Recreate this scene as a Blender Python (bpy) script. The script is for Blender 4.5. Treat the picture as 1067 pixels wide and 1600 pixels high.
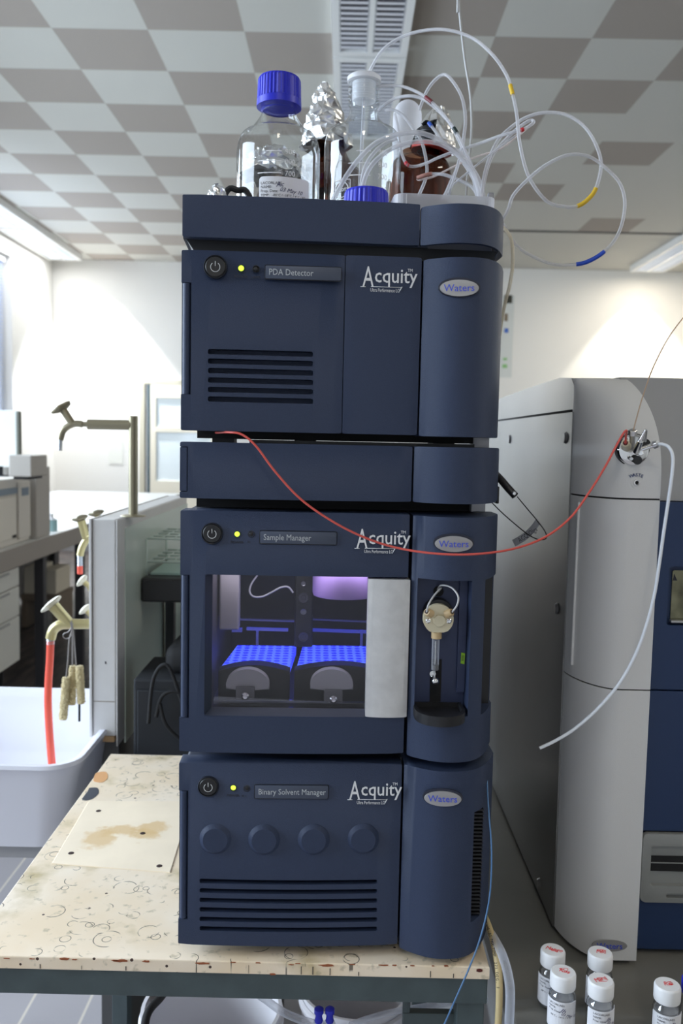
import bpy, bmesh, math, random
from mathutils import Vector, Matrix
from math import radians, pi, sin, cos, tan
random.seed(7)
for o in list(bpy.data.objects): bpy.data.objects.remove(o)
SC = bpy.context.scene
COL = SC.collection
# ------------------------------------------------------------------ camera
CZ = 1.44; F = 1340.0
cam_d = bpy.data.cameras.new('camera'); cam = bpy.data.objects.new('camera', cam_d); COL.objects.link(cam)
cam_d.sensor_fit = 'VERTICAL'; cam_d.sensor_height = 36.0; cam_d.sensor_width = 24.0
cam_d.lens = F/1600*36
CM = Matrix.Rotation(radians(.18), 3, 'Z') @ Matrix.Rotation(pi/2-radians(4.75), 3, 'X') @ Matrix.Rotation(radians(1.2), 3, 'Z')
cam.matrix_world = Matrix.Translation((0, 0, CZ)) @ CM.to_4x4()
cam_d.clip_start = .01; cam_d.clip_end = 100
cam_d.dof.use_dof = True; cam_d.dof.focus_distance = .90; cam_d.dof.aperture_fstop = 8.5
SC.camera = cam
# ------------------------------------------------------------------ exposure, world
SC.view_settings.view_transform = 'Standard'; SC.view_settings.look = 'None'
SC.view_settings.exposure = 0.0; SC.view_settings.gamma = 1.0; SC.view_settings.use_curve_mapping = False
W = bpy.data.worlds.new('daylight'); SC.world = W; W.use_nodes = True
W.node_tree.nodes['Background'].inputs[0].default_value = (.80, .89, 1.0, 1)
W.node_tree.nodes['Background'].inputs[1].default_value = 1.1

def area(name, loc, rot, sx, sy, power, col=(1, 1, 1)):
    l = bpy.data.lights.new(name, 'AREA'); l.shape = 'RECTANGLE'; l.size = sx; l.size_y = sy
    l.energy = power; l.color = col
    o = bpy.data.objects.new(name, l); COL.objects.link(o); o.location = loc; o.rotation_euler = rot
    return o
# daylight coming in through the row of windows in the left wall
for _y, _w, _e, _a, _s in ((8.0, 2.3, 65, 84, 175), (4.65, 2.7, 125, 62, 140), (.9, 2.8, 200, 76, 170)):
    _l = area('window_daylight', (-3.50, _y, 2.2), (0, -radians(_a), 0), 1.9, _w, _e, (.72, .85, 1)); _l.data.spread = radians(_s)

# ------------------------------------------------------------------ pixel helpers (used to measure real positions)
def ray(px, py): return CM @ Vector(((px-533.5)/F, (800-py)/F, -1))
def aty(px, py, Y): d = ray(px, py); return Vector((0, 0, CZ)) + d*(Y/d.y)
def atz(px, py, Z): d = ray(px, py); return Vector((0, 0, CZ)) + d*((Z-CZ)/d.z)
def atx(px, py, X): d = ray(px, py); return Vector((0, 0, CZ)) + d*(X/d.x)
def onplane(px, py, p0, n):
    d = ray(px, py); c = Vector((0, 0, CZ)); return c + d*((p0-c).dot(n)/d.dot(n))

# ------------------------------------------------------------------ materials
MATS = {}
def srgb(r, g, b):
    f = lambda c: (c/255/12.92 if c/255 <= .04045 else ((c/255+.055)/1.055)**2.4)
    return (f(r), f(g), f(b), 1)
def mat(name, col, rough=.5, metal=0, bump=0, bscale=200, spec=.5, vary=0, vscale=8, emit=0, ecol=None, trans=0, alpha=1, sss=0, aniso=0, coat=0):
    if name in MATS: return MATS[name]
    m = bpy.data.materials.new(name); m.use_nodes = True; nt = m.node_tree; b = nt.nodes['Principled BSDF']
    if len(col) == 3: col = (*col, 1)
    b.inputs['Base Color'].default_value = col; b.inputs['Roughness'].default_value = rough
    b.inputs['Metallic'].default_value = metal; b.inputs['Specular IOR Level'].default_value = spec
    b.inputs['Coat Weight'].default_value = coat
    if trans: b.inputs['Transmission Weight'].default_value = trans
    if alpha < 1: b.inputs['Alpha'].default_value = alpha
    if sss: b.inputs['Subsurface Weight'].default_value = sss; b.inputs['Subsurface Scale'].default_value = .01
    if emit: b.inputs['Emission Color'].default_value = ecol or col; b.inputs['Emission Strength'].default_value = emit
    tc = nt.nodes.new('ShaderNodeTexCoord')
    if bump:
        n = nt.nodes.new('ShaderNodeTexNoise'); n.inputs['Scale'].default_value = bscale; n.inputs['Detail'].default_value = 3
        bp = nt.nodes.new('ShaderNodeBump'); bp.inputs['Strength'].default_value = bump; bp.inputs['Distance'].default_value = .001
        nt.links.new(tc.outputs['Object'], n.inputs['Vector']); nt.links.new(n.outputs['Fac'], bp.inputs['Height'])
        nt.links.new(bp.outputs['Normal'], b.inputs['Normal'])
    if vary:
        n = nt.nodes.new('ShaderNodeTexNoise'); n.inputs['Scale'].default_value = vscale; n.inputs['Detail'].default_value = 6
        r = nt.nodes.new('ShaderNodeValToRGB'); r.color_ramp.elements[0].position = .3; r.color_ramp.elements[1].position = .7
        r.color_ramp.elements[0].color = tuple(c*(1-vary) for c in col[:3])+(1,); r.color_ramp.elements[1].color = tuple(min(1, c*(1+vary)) for c in col[:3])+(1,)
        nt.links.new(tc.outputs['Object'], n.inputs['Vector']); nt.links.new(n.outputs['Fac'], r.inputs[0]); nt.links.new(r.outputs[0], b.inputs['Base Color'])
    MATS[name] = m; return m
def thin_glass(name, tint=(.96, .97, .97), refl=1.0, edge=(.80, .83, .84), rough=.02, base=.01):
    if name in MATS: return MATS[name]
    m = bpy.data.materials.new(name); m.use_nodes = True; nt = m.node_tree; N = nt.nodes; L = nt.links
    N.remove(N['Principled BSDF']); out = N['Material Output']
    tr = N.new('ShaderNodeBsdfTransparent'); gl = N.new('ShaderNodeBsdfGlossy'); gl.inputs['Roughness'].default_value = rough
    lw = N.new('ShaderNodeLayerWeight'); lw.inputs['Blend'].default_value = .35
    cr = N.new('ShaderNodeValToRGB'); cr.color_ramp.elements[0].color = (*tint, 1); cr.color_ramp.elements[1].color = (*edge, 1)
    cr.color_ramp.elements[0].position = .5; cr.color_ramp.elements[1].position = .99
    L.new(lw.outputs['Facing'], cr.inputs[0]); L.new(cr.outputs[0], tr.inputs[0])
    lf = N.new('ShaderNodeLayerWeight'); lf.inputs['Blend'].default_value = .5; pw = N.new('ShaderNodeMath'); pw.operation = 'POWER'; pw.inputs[1].default_value = 4.5; L.new(lf.outputs['Facing'], pw.inputs[0])
    fr = N.new('ShaderNodeMath'); fr.operation = 'MULTIPLY_ADD'; fr.inputs[1].default_value = .93; fr.inputs[2].default_value = .045; L.new(pw.outputs[0], fr.inputs[0])
    mu = N.new('ShaderNodeMath'); mu.operation = 'MULTIPLY_ADD'; mu.inputs[1].default_value = refl; mu.inputs[2].default_value = base; mu.use_clamp = True
    L.new(fr.outputs[0], mu.inputs[0])
    mx = N.new('ShaderNodeMixShader'); L.new(mu.outputs[0], mx.inputs[0]); L.new(tr.outputs[0], mx.inputs[1]); L.new(gl.outputs[0], mx.inputs[2])
    L.new(mx.outputs[0], out.inputs[0]); MATS[name] = m; return m
def milky(name, col, op=.5, rough=.3):
    """translucent plastic: part see-through, part diffuse"""
    if name in MATS: return MATS[name]
    m = bpy.data.materials.new(name); m.use_nodes = True; nt = m.node_tree; N = nt.nodes; L = nt.links
    b = N['Principled BSDF']; b.inputs['Base Color'].default_value = (*col, 1); b.inputs['Roughness'].default_value = rough
    tr = N.new('ShaderNodeBsdfTransparent'); tl = N.new('ShaderNodeBsdfTranslucent'); tl.inputs[0].default_value = (*col, 1)
    m1 = N.new('ShaderNodeMixShader'); m1.inputs[0].default_value = .4; L.new(b.outputs[0], m1.inputs[1]); L.new(tl.outputs[0], m1.inputs[2])
    lw = N.new('ShaderNodeLayerWeight'); lw.inputs['Blend'].default_value = .5
    mr = N.new('ShaderNodeMapRange'); mr.inputs['To Min'].default_value = op; mr.inputs['To Max'].default_value = min(1, op+.5); L.new(lw.outputs['Facing'], mr.inputs[0])
    mx = N.new('ShaderNodeMixShader'); L.new(mr.outputs[0], mx.inputs[0]); L.new(tr.outputs[0], mx.inputs[1]); L.new(m1.outputs[0], mx.inputs[2])
    L.new(mx.outputs[0], N['Material Output'].inputs[0]); MATS[name] = m; return m

paint = mat('slate_blue_textured_plastic', srgb(47, 58, 83), .5, spec=.36, bump=.35, bscale=1400, vary=.06, vscale=900)
paint_in = mat('slate_blue_recess_plastic', srgb(48, 58, 90), .45)
black = mat('black_plastic', (.012, .012, .014), .4)
blackm = mat('matt_black', (.008, .008, .009), .8)
steel = mat('brushed_steel', (.62, .62, .63), .28, 1, bump=.1, bscale=600)
chrome = mat('chrome', (.85, .85, .85), .12, 1)
silver = mat('silver_paint', (.50, .51, .52), .38, .75, bump=.15, bscale=1500)
whitep = mat('white_print', (.80, .81, .82), .5)
blackp = mat('black_print', (.02, .02, .03), .6)
bluep = mat('blue_print', (.03, .06, .55), .5)
redp = mat('red_ink', (.75, .05, .06), .6)
badge = mat('badge_silver', (.42, .41, .41), .4, .5)
beige = mat('beige_peek_plastic', srgb(205, 196, 168), .45)
white_pl = mat('white_plastic', (.82, .82, .83), .4)
paper = mat('paper_label', (.80, .80, .84), .7)
glass = thin_glass('bottle_glass', refl=1.1, edge=(.50, .55, .57), base=.02)
tube_m = milky('clear_plastic_tubing', (.74, .74, .78), .34)
blue_cap = mat('blue_cap_plastic', (.012, .018, .52), .38)
grey_paint = mat('light_grey_instrument_paint', srgb(220, 220, 220), .42, bump=.15, bscale=900)
navy = mat('navy_instrument_paint', srgb(32, 54, 92), .42, bump=.2, bscale=900)

# ------------------------------------------------------------------ mesh helpers
def obj(name, bm, m, parent=None, smooth=False, autosmooth=40):
    me = bpy.data.meshes.new(name); 
    bmesh.ops.recalc_face_normals(bm, faces=bm.faces)
    bm.to_mesh(me); bm.free()
    ms = m if isinstance(m, (list, tuple)) else [m]
    for x in ms: me.materials.append(x)
    if smooth:
        for p in me.polygons: p.use_smooth = True
        try: me.set_sharp_from_angle(angle=radians(autosmooth))
        except Exception: pass
    o = bpy.data.objects.new(name, me); COL.objects.link(o)
    if parent: o.parent = parent
    return o
def thing(name, label, cat, loc=(0, 0, 0), rotz=0, group=None):
    o = bpy.data.objects.new(name, None); COL.objects.link(o); o.location = loc; o.rotation_euler = (0, 0, rotz)
    o.empty_display_size = .05
    return tag(o, label, cat, group)
def tag(o, label, cat, group=None):
    o['label'] = label; o['category'] = cat
    if group: o['group'] = group
    return o
def struct(o): o['kind'] = 'structure'; return o
def NB(): return bmesh.new()
def add_box(bm, lo, hi, bev=0, seg=2, mi=0, M=None):
    b = bmesh.new(); bmesh.ops.create_cube(b, size=1)
    lo = Vector(lo); hi = Vector(hi); s = hi-lo; c = (hi+lo)/2
    for v in b.verts: v.co = Vector((v.co.x*s.x, v.co.y*s.y, v.co.z*s.z))+c
    if bev: bmesh.ops.bevel(b, geom=list(b.edges), offset=bev, segments=seg, affect='EDGES', profile=.5)
    merge(bm, b, M, mi); return bm
def merge(bm, b, M=None, mi=None):
    if M is not None: b.transform(M)
    off = {}
    for v in b.verts: off[v.index if False else v] = bm.verts.new(v.co)
    for f in b.faces:
        try:
            nf = bm.faces.new([off[v] for v in f.verts]); nf.material_index = f.material_index if mi is None else mi; nf.smooth = f.smooth
        except ValueError: pass
    b.free()
def lathe(bm, prof, seg=48, M=None, mi=0):
    b = bmesh.new(); rings = []
    for r, z in prof:
        if r < 1e-6: rings.append([b.verts.new((0, 0, z))])
        else: rings.append([b.verts.new((r*cos(2*pi*k/seg), r*sin(2*pi*k/seg), z)) for k in range(seg)])
    for a, c in zip(rings, rings[1:]):
        for k in range(seg):
            k2 = (k+1) % seg
            if len(a) == 1 and len(c) == 1: continue
            if len(a) == 1: b.faces.new((a[0], c[k], c[k2]))
            elif len(c) == 1: b.faces.new((a[k], a[k2], c[0]))
            else: b.faces.new((a[k], a[k2], c[k2], c[k]))
    merge(bm, b, M, mi); return bm
def cyl(bm, p0, p1, r0, r1=None, seg=24, mi=0, bev=0):
    p0 = Vector(p0); p1 = Vector(p1); d = p1-p0; L = d.length; r1 = r0 if r1 is None else r1
    M = Matrix.Translation(p0) @ d.to_track_quat('Z', 'Y').to_matrix().to_4x4()
    if bev: lathe(bm, [(0, 0), (r0-bev, 0), (r0, bev), (r1, L-bev), (r1-bev, L), (0, L)], seg, M, mi)
    else: lathe(bm, [(0, 0), (r0, 0), (r1, L), (0, L)], seg, M, mi)
    return bm
def catmull(P, n=8, closed=False):
    P = [Vector(p) for p in P]; out = []
    for i in range(len(P)-1):
        p0 = P[max(i-1, 0)]; p1 = P[i]; p2 = P[i+1]; p3 = P[min(i+2, len(P)-1)]
        for k in range(n):
            t = k/n
            out.append(.5*((2*p1)+(-p0+p2)*t+(2*p0-5*p1+4*p2-p3)*t*t+(-p0+3*p1-3*p2+p3)*t**3))
    out.append(P[-1]); return out
def sweep(bm, pts, r, seg=10, mi=0):
    n = len(pts); T = []
    for i in range(n):
        t = (pts[min(i+1, n-1)]-pts[max(i-1, 0)]); T.append(t.normalized() if t.length > 1e-9 else Vector((0, 0, 1)))
    up = Vector((0, 0, 1)) if abs(T[0].z) < .9 else Vector((1, 0, 0))
    N = (up-T[0]*up.dot(T[0])).normalized(); rings = []
    for i in range(n):
        N = (N-T[i]*N.dot(T[i])); N = N.normalized() if N.length > 1e-9 else Vector((1, 0, 0)); B = T[i].cross(N)
        rr = r[i] if isinstance(r, (list, tuple)) else r
        rings.append([bm.verts.new(pts[i]+(N*cos(2*pi*k/seg)+B*sin(2*pi*k/seg))*rr) for k in range(seg)])
    for a, c in zip(rings, rings[1:]):
        for k in range(seg):
            f = bm.faces.new((a[k], a[(k+1) % seg], c[(k+1) % seg], c[k])); f.material_index = mi; f.smooth = True
    for rg in (rings[0], rings[-1]):
        f = bm.faces.new(rg); f.material_index = mi
    return bm
def tube(name, pts, r, m, parent=None, n=8, seg=10):
    bm = NB(); sweep(bm, catmull(pts, n), r, seg); return obj(name, bm, m, parent, True, 60)
def ptube(name, px, Y, r, m, parent=None, n=8):
    """px: list of (x, y[, depth]) measured points"""
    P = [aty(p[0], p[1], p[2] if len(p) > 2 else Y) for p in px]
    return tube(name, P, r, m, parent, n)
def prism(bm, poly, y0, y1, axis='Y', mi=0, bev=0, seg=2, M=None):
    """closed polygon extruded: axis Y -> poly in (x,z); axis Z -> poly in (x,y); axis X -> (y,z)"""
    b = bmesh.new()
    def P(a, c, t): return {'Y': (a, t, c), 'Z': (a, c, t), 'X': (t, a, c)}[axis]
    A = [b.verts.new(P(a, c, y0)) for a, c in poly]; B = [b.verts.new(P(a, c, y1)) for a, c in poly]
    b.faces.new(A); b.faces.new(B[::-1]); n = len(poly)
    for i in range(n): b.faces.new((A[i], B[i], B[(i+1) % n], A[(i+1) % n]))
    if bev:
        es = [e for e in b.edges if all(v in A for v in e.verts) or all(v in B for v in e.verts)]
        bmesh.ops.bevel(b, geom=es, offset=bev, segments=seg, affect='EDGES', profile=.5)
    merge(bm, b, M, mi); return bm
def rrect(x0, x1, z0, z1, r, n=5):
    out = []
    for cx, cz, a0 in ((x1-r, z1-r, 0), (x0+r, z1-r, 90), (x0+r, z0+r, 180), (x1-r, z0+r, 270)):
        for k in range(n+1): a = radians(a0+90*k/n); out.append((cx+r*cos(a), cz+r*sin(a)))
    return out
def cut(o, cutters):
    """subtract cutter meshes from o for good; returns o"""
    for bm in cutters:
        c = obj('cutter', bm, blackm); md = o.modifiers.new('b', 'BOOLEAN'); md.object = c; md.operation = 'DIFFERENCE'; md.solver = 'EXACT'
        c.matrix_world = o.matrix_world if o.parent is None else o.parent.matrix_world
        c.parent = o.parent; c.matrix_parent_inverse = Matrix.Identity(4); c.matrix_basis = o.matrix_basis.copy()
        bpy.context.view_layer.update(); dg = bpy.context.evaluated_depsgraph_get()
        me = bpy.data.meshes.new_from_object(o.evaluated_get(dg)); old = o.data; o.modifiers.clear(); o.data = me; me.name = o.name
        bpy.data.objects.remove(c)
    return o
def text_bm(s, size, align='LEFT', offset=0, ext=.0003, shear=0, res=2):
    cu = bpy.data.curves.new('t', 'FONT'); cu.body = s; cu.size = size; cu.align_x = align; cu.offset = offset; cu.extrude = ext; cu.shear = shear
    cu.resolution_u = res
    o = bpy.data.objects.new('t', cu); COL.objects.link(o); bpy.context.view_layer.update()
    me = bpy.data.meshes.new_from_object(o.evaluated_get(bpy.context.evaluated_depsgraph_get()))
    bm = bmesh.new(); bm.from_mesh(me); bpy.data.objects.remove(o); bpy.data.meshes.remove(me); return bm
RX = Matrix.Rotation(pi/2, 4, 'X')          # text laid in XZ, facing -Y
def wtext(bm, s, size, x, z, y=0, align='LEFT', rot=0, sx=1, offset=0, mi=0, shear=0, ext=.0003):
    b = text_bm(s, size, align, offset, shear=shear, ext=ext)
    merge(bm, b, Matrix.Translation((x, y, z)) @ RX @ Matrix.Rotation(radians(rot), 4, 'Z') @ Matrix.Diagonal((sx, 1, 1, 1)), mi); return bm
def wrap(bm, R, a0=0):
    """bend a flat XZ drawing (y = depth offset outward negative) round a cylinder of radius R, centre facing -Y"""
    for v in bm.verts:
        a = v.co.x/R + a0; rr = R - v.co.y; v.co = Vector((rr*sin(a), -rr*cos(a), v.co.z))
    return bm
def subdiv_x(bm, step=.004):
    xs = [v.co.x for v in bm.verts]; x = min(xs)+step
    while x < max(xs):
        bmesh.ops.bisect_plane(bm, geom=list(bm.verts)+list(bm.edges)+list(bm.faces), plane_co=(x, 0, 0), plane_no=(1, 0, 0)); x += step
    return bm
def scribble(bm, x0, x1, z, h, r=.00018, seed=0, y=0, n=None):
    rnd = random.Random(seed); n = n or int((x1-x0)/h*3); P = []
    for i in range(n+1):
        P.append(Vector((x0+(x1-x0)*i/n+rnd.uniform(-.3, .3)*h, y, z+rnd.uniform(-.5, .6)*h*(1 if i % 2 else -.5))))
    sweep(bm, catmull(P, 3), r, 4); return bm
# ================================================================== THE SETTING
XL, XR_, YB, YF, ZC = -3.6, 4.3, 10.6, -2.6, 3.56
wall_m = mat('wall_paint', srgb(226, 224, 219), .7, bump=.05, bscale=60)
def boxobj(name, lo, hi, m, parent=None, bev=0):
    bm = NB(); add_box(bm, lo, hi, bev); return obj(name, bm, m, parent)
def floor_mat():
    m = mat('dark_floor_boards', srgb(52, 50, 52), .45); nt = m.node_tree; N = nt.nodes; L = nt.links
    tc = N.new('ShaderNodeTexCoord'); mp = N.new('ShaderNodeMapping'); mp.inputs['Scale'].default_value = (6, .9, 1)
    n = N.new('ShaderNodeTexNoise'); n.inputs['Scale'].default_value = 4; n.inputs['Detail'].default_value = 8
    r = N.new('ShaderNodeValToRGB'); r.color_ramp.elements[0].color = srgb(34, 31, 33); r.color_ramp.elements[1].color = srgb(96, 84, 78)
    r.color_ramp.elements[0].position = .4; r.color_ramp.elements[1].position = .75
    L.new(tc.outputs['Object'], mp.inputs[0]); L.new(mp.outputs[0], n.inputs['Vector']); L.new(n.outputs['Fac'], r.inputs[0]); L.new(r.outputs[0], N['Principled BSDF'].inputs['Base Color'])
    return m
tm = mat('grey_tile', srgb(168, 164, 168), .4); nt = tm.node_tree; N = nt.nodes; L = nt.links
tc = N.new('ShaderNodeTexCoord'); sp = N.new('ShaderNodeSeparateXYZ'); L.new(tc.outputs['Object'], sp.inputs[0]); fac = None
for ax, stp in ((0, .146), (1, .9)):
    a = N.new('ShaderNodeMath'); a.operation = 'PINGPONG'; a.inputs[1].default_value = stp/2; b = N.new('ShaderNodeMath'); b.operation = 'ADD'; b.inputs[1].default_value = 5.84-.57+.026 if ax == 0 else 9.3; L.new(sp.outputs[ax], b.inputs[0]); L.new(b.outputs[0], a.inputs[0])
    c = N.new('ShaderNodeMath'); c.operation = 'LESS_THAN'; c.inputs[1].default_value = .0035; L.new(a.outputs[0], c.inputs[0])
    if fac is None: fac = c.outputs[0]
    else: d = N.new('ShaderNodeMath'); d.operation = 'MAXIMUM'; L.new(fac, d.inputs[0]); L.new(c.outputs[0], d.inputs[1]); fac = d.outputs[0]
x = N.new('ShaderNodeMix'); x.data_type = 'RGBA'; L.new(fac, x.inputs[0]); x.inputs[6].default_value = srgb(168, 164, 168); x.inputs[7].default_value = srgb(212, 204, 192); L.new(x.outputs[2], N['Principled BSDF'].inputs['Base Color'])
bm = NB(); FX0, FX1, FY1 = -2.0, 1.6, 2.9
add_box(bm, (XL, FY1, -.05), (XR_, YB, 0), mi=0); add_box(bm, (XL, YF, -.05), (FX0, FY1, 0), mi=0); add_box(bm, (FX1, YF, -.05), (XR_, FY1, 0), mi=0); add_box(bm, (FX0, YF, -.05), (FX1, FY1, 0), mi=1)
struct(obj('floor', bm, [floor_mat(), tm]))
struct(boxobj('wall_back', (XL-.3, YB, -.05), (XR_+.2, YB+.15, ZC+.1), wall_m))
struct(boxobj('wall_right', (XR_, YF, -.05), (XR_+.15, YB, ZC+.1), wall_m))
struct(boxobj('wall_front', (XL-.3, YF-.15, -.05), (XR_+.2, YF, ZC+.1), mat('grey_rear_wall', srgb(205, 205, 205), .7)))
WIN = [(6.7, 9.3), (3.2, 6.1), (-.6, 2.4)]; ZS, ZT = 1.20, 3.32
bm = NB(); ys = [YB, 9.3, 6.7, 6.1, 3.2, 2.4, -.6, YF]
for a, b in zip(ys[0::2], ys[1::2]): add_box(bm, (XL-.28, b, -.05), (XL, a, ZC+.1))
for a, b in WIN:
    add_box(bm, (XL-.28, a, -.05), (XL, b, ZS)); add_box(bm, (XL-.28, a, ZT), (XL, b, ZC+.1))
struct(obj('wall_left', bm, wall_m))
frame_m = mat('white_window_frame', (.85, .86, .88), .4)
wglass = thin_glass('window_glass', tint=(.97, .98, .99), base=0, refl=.6)
for k, (a, b) in enumerate(WIN):
    bm = NB(); t = .05
    add_box(bm, (XL-.16, a, ZS), (XL-.10, b, ZS+t)); add_box(bm, (XL-.16, a, ZT-t), (XL-.10, b, ZT))
    nm = max(2, 2)
    for q in range(nm+1):
        y = a+(b-a-t)*q/nm; add_box(bm, (XL-.16, y, ZS+t), (XL-.10, y+t, ZT-t))
    w = struct(obj('window_%d' % (k+1), bm, frame_m))
    bm = NB(); add_box(bm, (XL-.134, a+.03, ZS+.03), (XL-.128, b-.03, ZT-.03)); obj('pane', bm, wglass, w)
    boxobj('window_sill', (XL-.10, a, ZS-.03), (XL+.10, b, ZS+.005), frame_m, w, .004)
# slatted blind in the far window
bm = NB(); z = ZS+.06
while z < ZT-.08:
    add_box(bm, (XL-.075, 6.78, z), (XL-.045, 9.22, z+.002), M=None); z += .034
blind_m = mat('pale_blue_blind_slats', (.62, .72, .95), .5)
bl = thing('venetian_blind', 'pale blue slatted blind covering the far left window', 'blind', (XL-.06, 8.0, ZS))
def loc_obj(name, bm, m, parent, smooth=False):
    """geometry given in world coordinates, stored relative to an unrotated parent"""
    bm.transform(Matrix.Translation(-parent.location)); return obj(name, bm, m, parent, smooth)
loc_obj('slats', bm, blind_m, bl)
bm = NB(); add_box(bm, (XL-.09, 6.78, ZT-.08), (XL-.03, 9.22, ZT-.03), .004); loc_obj('head_rail', bm, frame_m, bl)
# ceiling: tiles as faces
light_t = mat('pale_acoustic_tile', srgb(190, 188, 180), .85, bump=.3, bscale=500)
brown_t = mat('taupe_acoustic_tile', srgb(156, 147, 138), .85, bump=.3, bscale=500)
T = .505; Y0 = 4.672
bm = NB()
def cell(x0, x1, y0, y1, mi):
    f = bm.faces.new([bm.verts.new(p) for p in ((x0, y0, ZC), (x1, y0, ZC), (x1, y1, ZC), (x0, y1, ZC))]); f.material_index = mi
LX0, LX1 = -.115, .285
for j in range(-15, 12):
    y0 = Y0+T*j; y1 = min(y0+T, YB)
    if y0 >= YB or y1 < YF: continue
    for i in range(-4, 3):
        x0 = -1.585+T*i; x1 = x0+T
        if i == 2: x1 = LX0
        cell(max(x0, XL-.3), x1, y0, y1, 1 if (i+j) % 2 == 0 else 0)
    cell(LX0, LX1, y0, y1, 0)
    BR = {(0, 0), (1, -1), (-1, -1), (1, 1), (-1, 1), (0, 2), (2, 3), (0, 4), (1, 5), (3, 7), (2, 0)}
    for i in range(-1, 7):
        x0 = .735+T*i; x1 = x0+T
        if i == -1: x0 = LX1
        cell(x0, min(x1, XR_+.1), y0, y1, 1 if ((i, j) in BR or (j < -1 and (i+j) % 2 == 0)) else 0)
add_box(bm, (XL-.3, YF-.1, ZC+.002), (XR_+.2, YB+.1, ZC+.1))
me = bpy.data.meshes.new('ceiling'); bm.to_mesh(me); bm.free(); me.materials.append(light_t); me.materials.append(brown_t)
ce = bpy.data.objects.new('ceiling', me); COL.objects.link(ce); struct(ce)
struct(boxobj('trim_1', (1.45, 8.72, ZC-.012), (XR_, 8.76, ZC-.0005), mat('dark_joint_strip', (.12, .11, .10), .6)))
struct(boxobj('baseboard_back', (XL, YB-.02, 0), (XR_, YB, .1), mat('grey_skirting', (.3, .3, .31), .5)))

# ceiling luminaires with louvres
lum_white = mat('luminaire_white_enamel', (.78, .78, .76), .35)
louvre_m = mat('polished_aluminium_louvre', (.70, .74, .82), .16, 1)
tube_on = mat('lit_fluorescent_tube', (1, 1, 1), .5, emit=14, ecol=(1, .97, .9, 1))
tube_off = mat('unlit_fluorescent_tube', (.85, .85, .86), .3)
def luminaire(cx, y0, L, w, label, lit, group, drop=.06, power=60):
    t = thing('ceiling_light', label, 'ceiling light', (cx, y0, ZC-drop), 0, group)
    fw = .038; hw = w/2
    bm = NB()
    for lo, hi in (((-hw, 0, 0), (-hw+fw, L, drop)), ((hw-fw, 0, 0), (hw, L, drop)), ((-hw+fw, 0, 0), (hw-fw, .045, drop)), ((-hw+fw, L-.045, 0), (hw-fw, L, drop)), ((-.012, .045, 0), (.012, L-.045, drop)), ((-hw+fw, .045, drop-.006), (hw-fw, L-.045, drop-.001))):
        add_box(bm, lo, hi)
    obj('housing', bm, lum_white, t)
    for s in (-1, 1):
        x0, x1 = (-hw+fw, -.012) if s < 0 else (.012, hw-fw)
        bm = NB(); y = .055
        while y < L-.055:
            # wedge shaped cross blades, bowed sides
            prism(bm, [(y-.013, drop-.012), (y+.013, drop-.012), (y+.001, .002), (y-.001, .002)], x0, x1, 'X'); y += .052
        for q in (x0+.004, x1-.004):
            prism(bm, [(q-.004, .002), (q+.004, .002), (q+.001, drop-.012), (q-.001, drop-.012)], .045, L-.045, 'Y')
        obj('louvre', bm, louvre_m, t)
        bm = NB(); cyl(bm, ((x0+x1)/2, .06, drop-.016), ((x0+x1)/2, L-.06, drop-.016), .0075, seg=12)
        obj('tube', bm, tube_on if lit else tube_off, t, True)
    if lit:
        l = bpy.data.lights.new('lamp', 'AREA'); l.shape = 'RECTANGLE'; l.size = w-.1; l.size_y = L-.1; l.energy = power; l.color = (.96, .98, 1) if cx < 0 else (1, .90, .74)
        o = bpy.data.objects.new('lamp', l); COL.objects.link(o); o.parent = t; o.location = (0, L/2, .001)
    return t
CLG = 'unlit ceiling lights in the centre row'
luminaire((LX0+LX1)/2, 4.83-1.19, 1.18, .40, 'unlit white ceiling light with louvres, nearest at the top edge', False, CLG, .05)
luminaire((LX0+LX1)/2, 4.85, 1.25, .40, 'unlit white ceiling light with louvres, just above the clear stoppered bottle', False, CLG, .05)
luminaire((LX0+LX1)/2, -2.3, 1.3, .40, 'added ceiling fill light, unseen, at the front end of the centre row', True, None, .05, 17)  # out-of-view luminaire added to brighten the instrument fronts
ywall = YB-.28
for k in range(5):
    y = ywall-1.5*(k+1)
    if k < 3: luminaire(-3.35, y, 1.49, .40, ['lit ceiling light over the windows, ending at the back wall', 'lit ceiling light over the windows, second from the back wall', 'lit ceiling light over the windows, at the left edge of the view'][k], True, 'lit ceiling lights along the window side', .07, 16)
for k in range(2):
    luminaire(3.5, ywall-1.5*(k+1), 1.49, .40, ['lit ceiling light at the right, ending at the back wall', 'lit ceiling light at the right edge of the view'][k], True, 'lit ceiling lights on the right', .07, 24)
luminaire(3.1, -.1, 1.49, .40, 'added ceiling fill light, out of view over the front right of the room', True, None, .07, 34)  # extra luminaire added out of view to light the near bench
# the last lamps wash the back wall below them
for x, e in ((-3.05, 700), (3.5, 150)):
    l = bpy.data.lights.new('lamp_wash', 'SPOT'); l.energy = e; l.spot_size = radians(82); l.spot_blend = .25; l.shadow_soft_size = .04; l.color = (.93, .97, 1) if x < 0 else (1, .94, .82)
    o = bpy.data.objects.new('lamp_wash', l); COL.objects.link(o); o.location = (x, YB-.30, ZC-.09)

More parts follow.
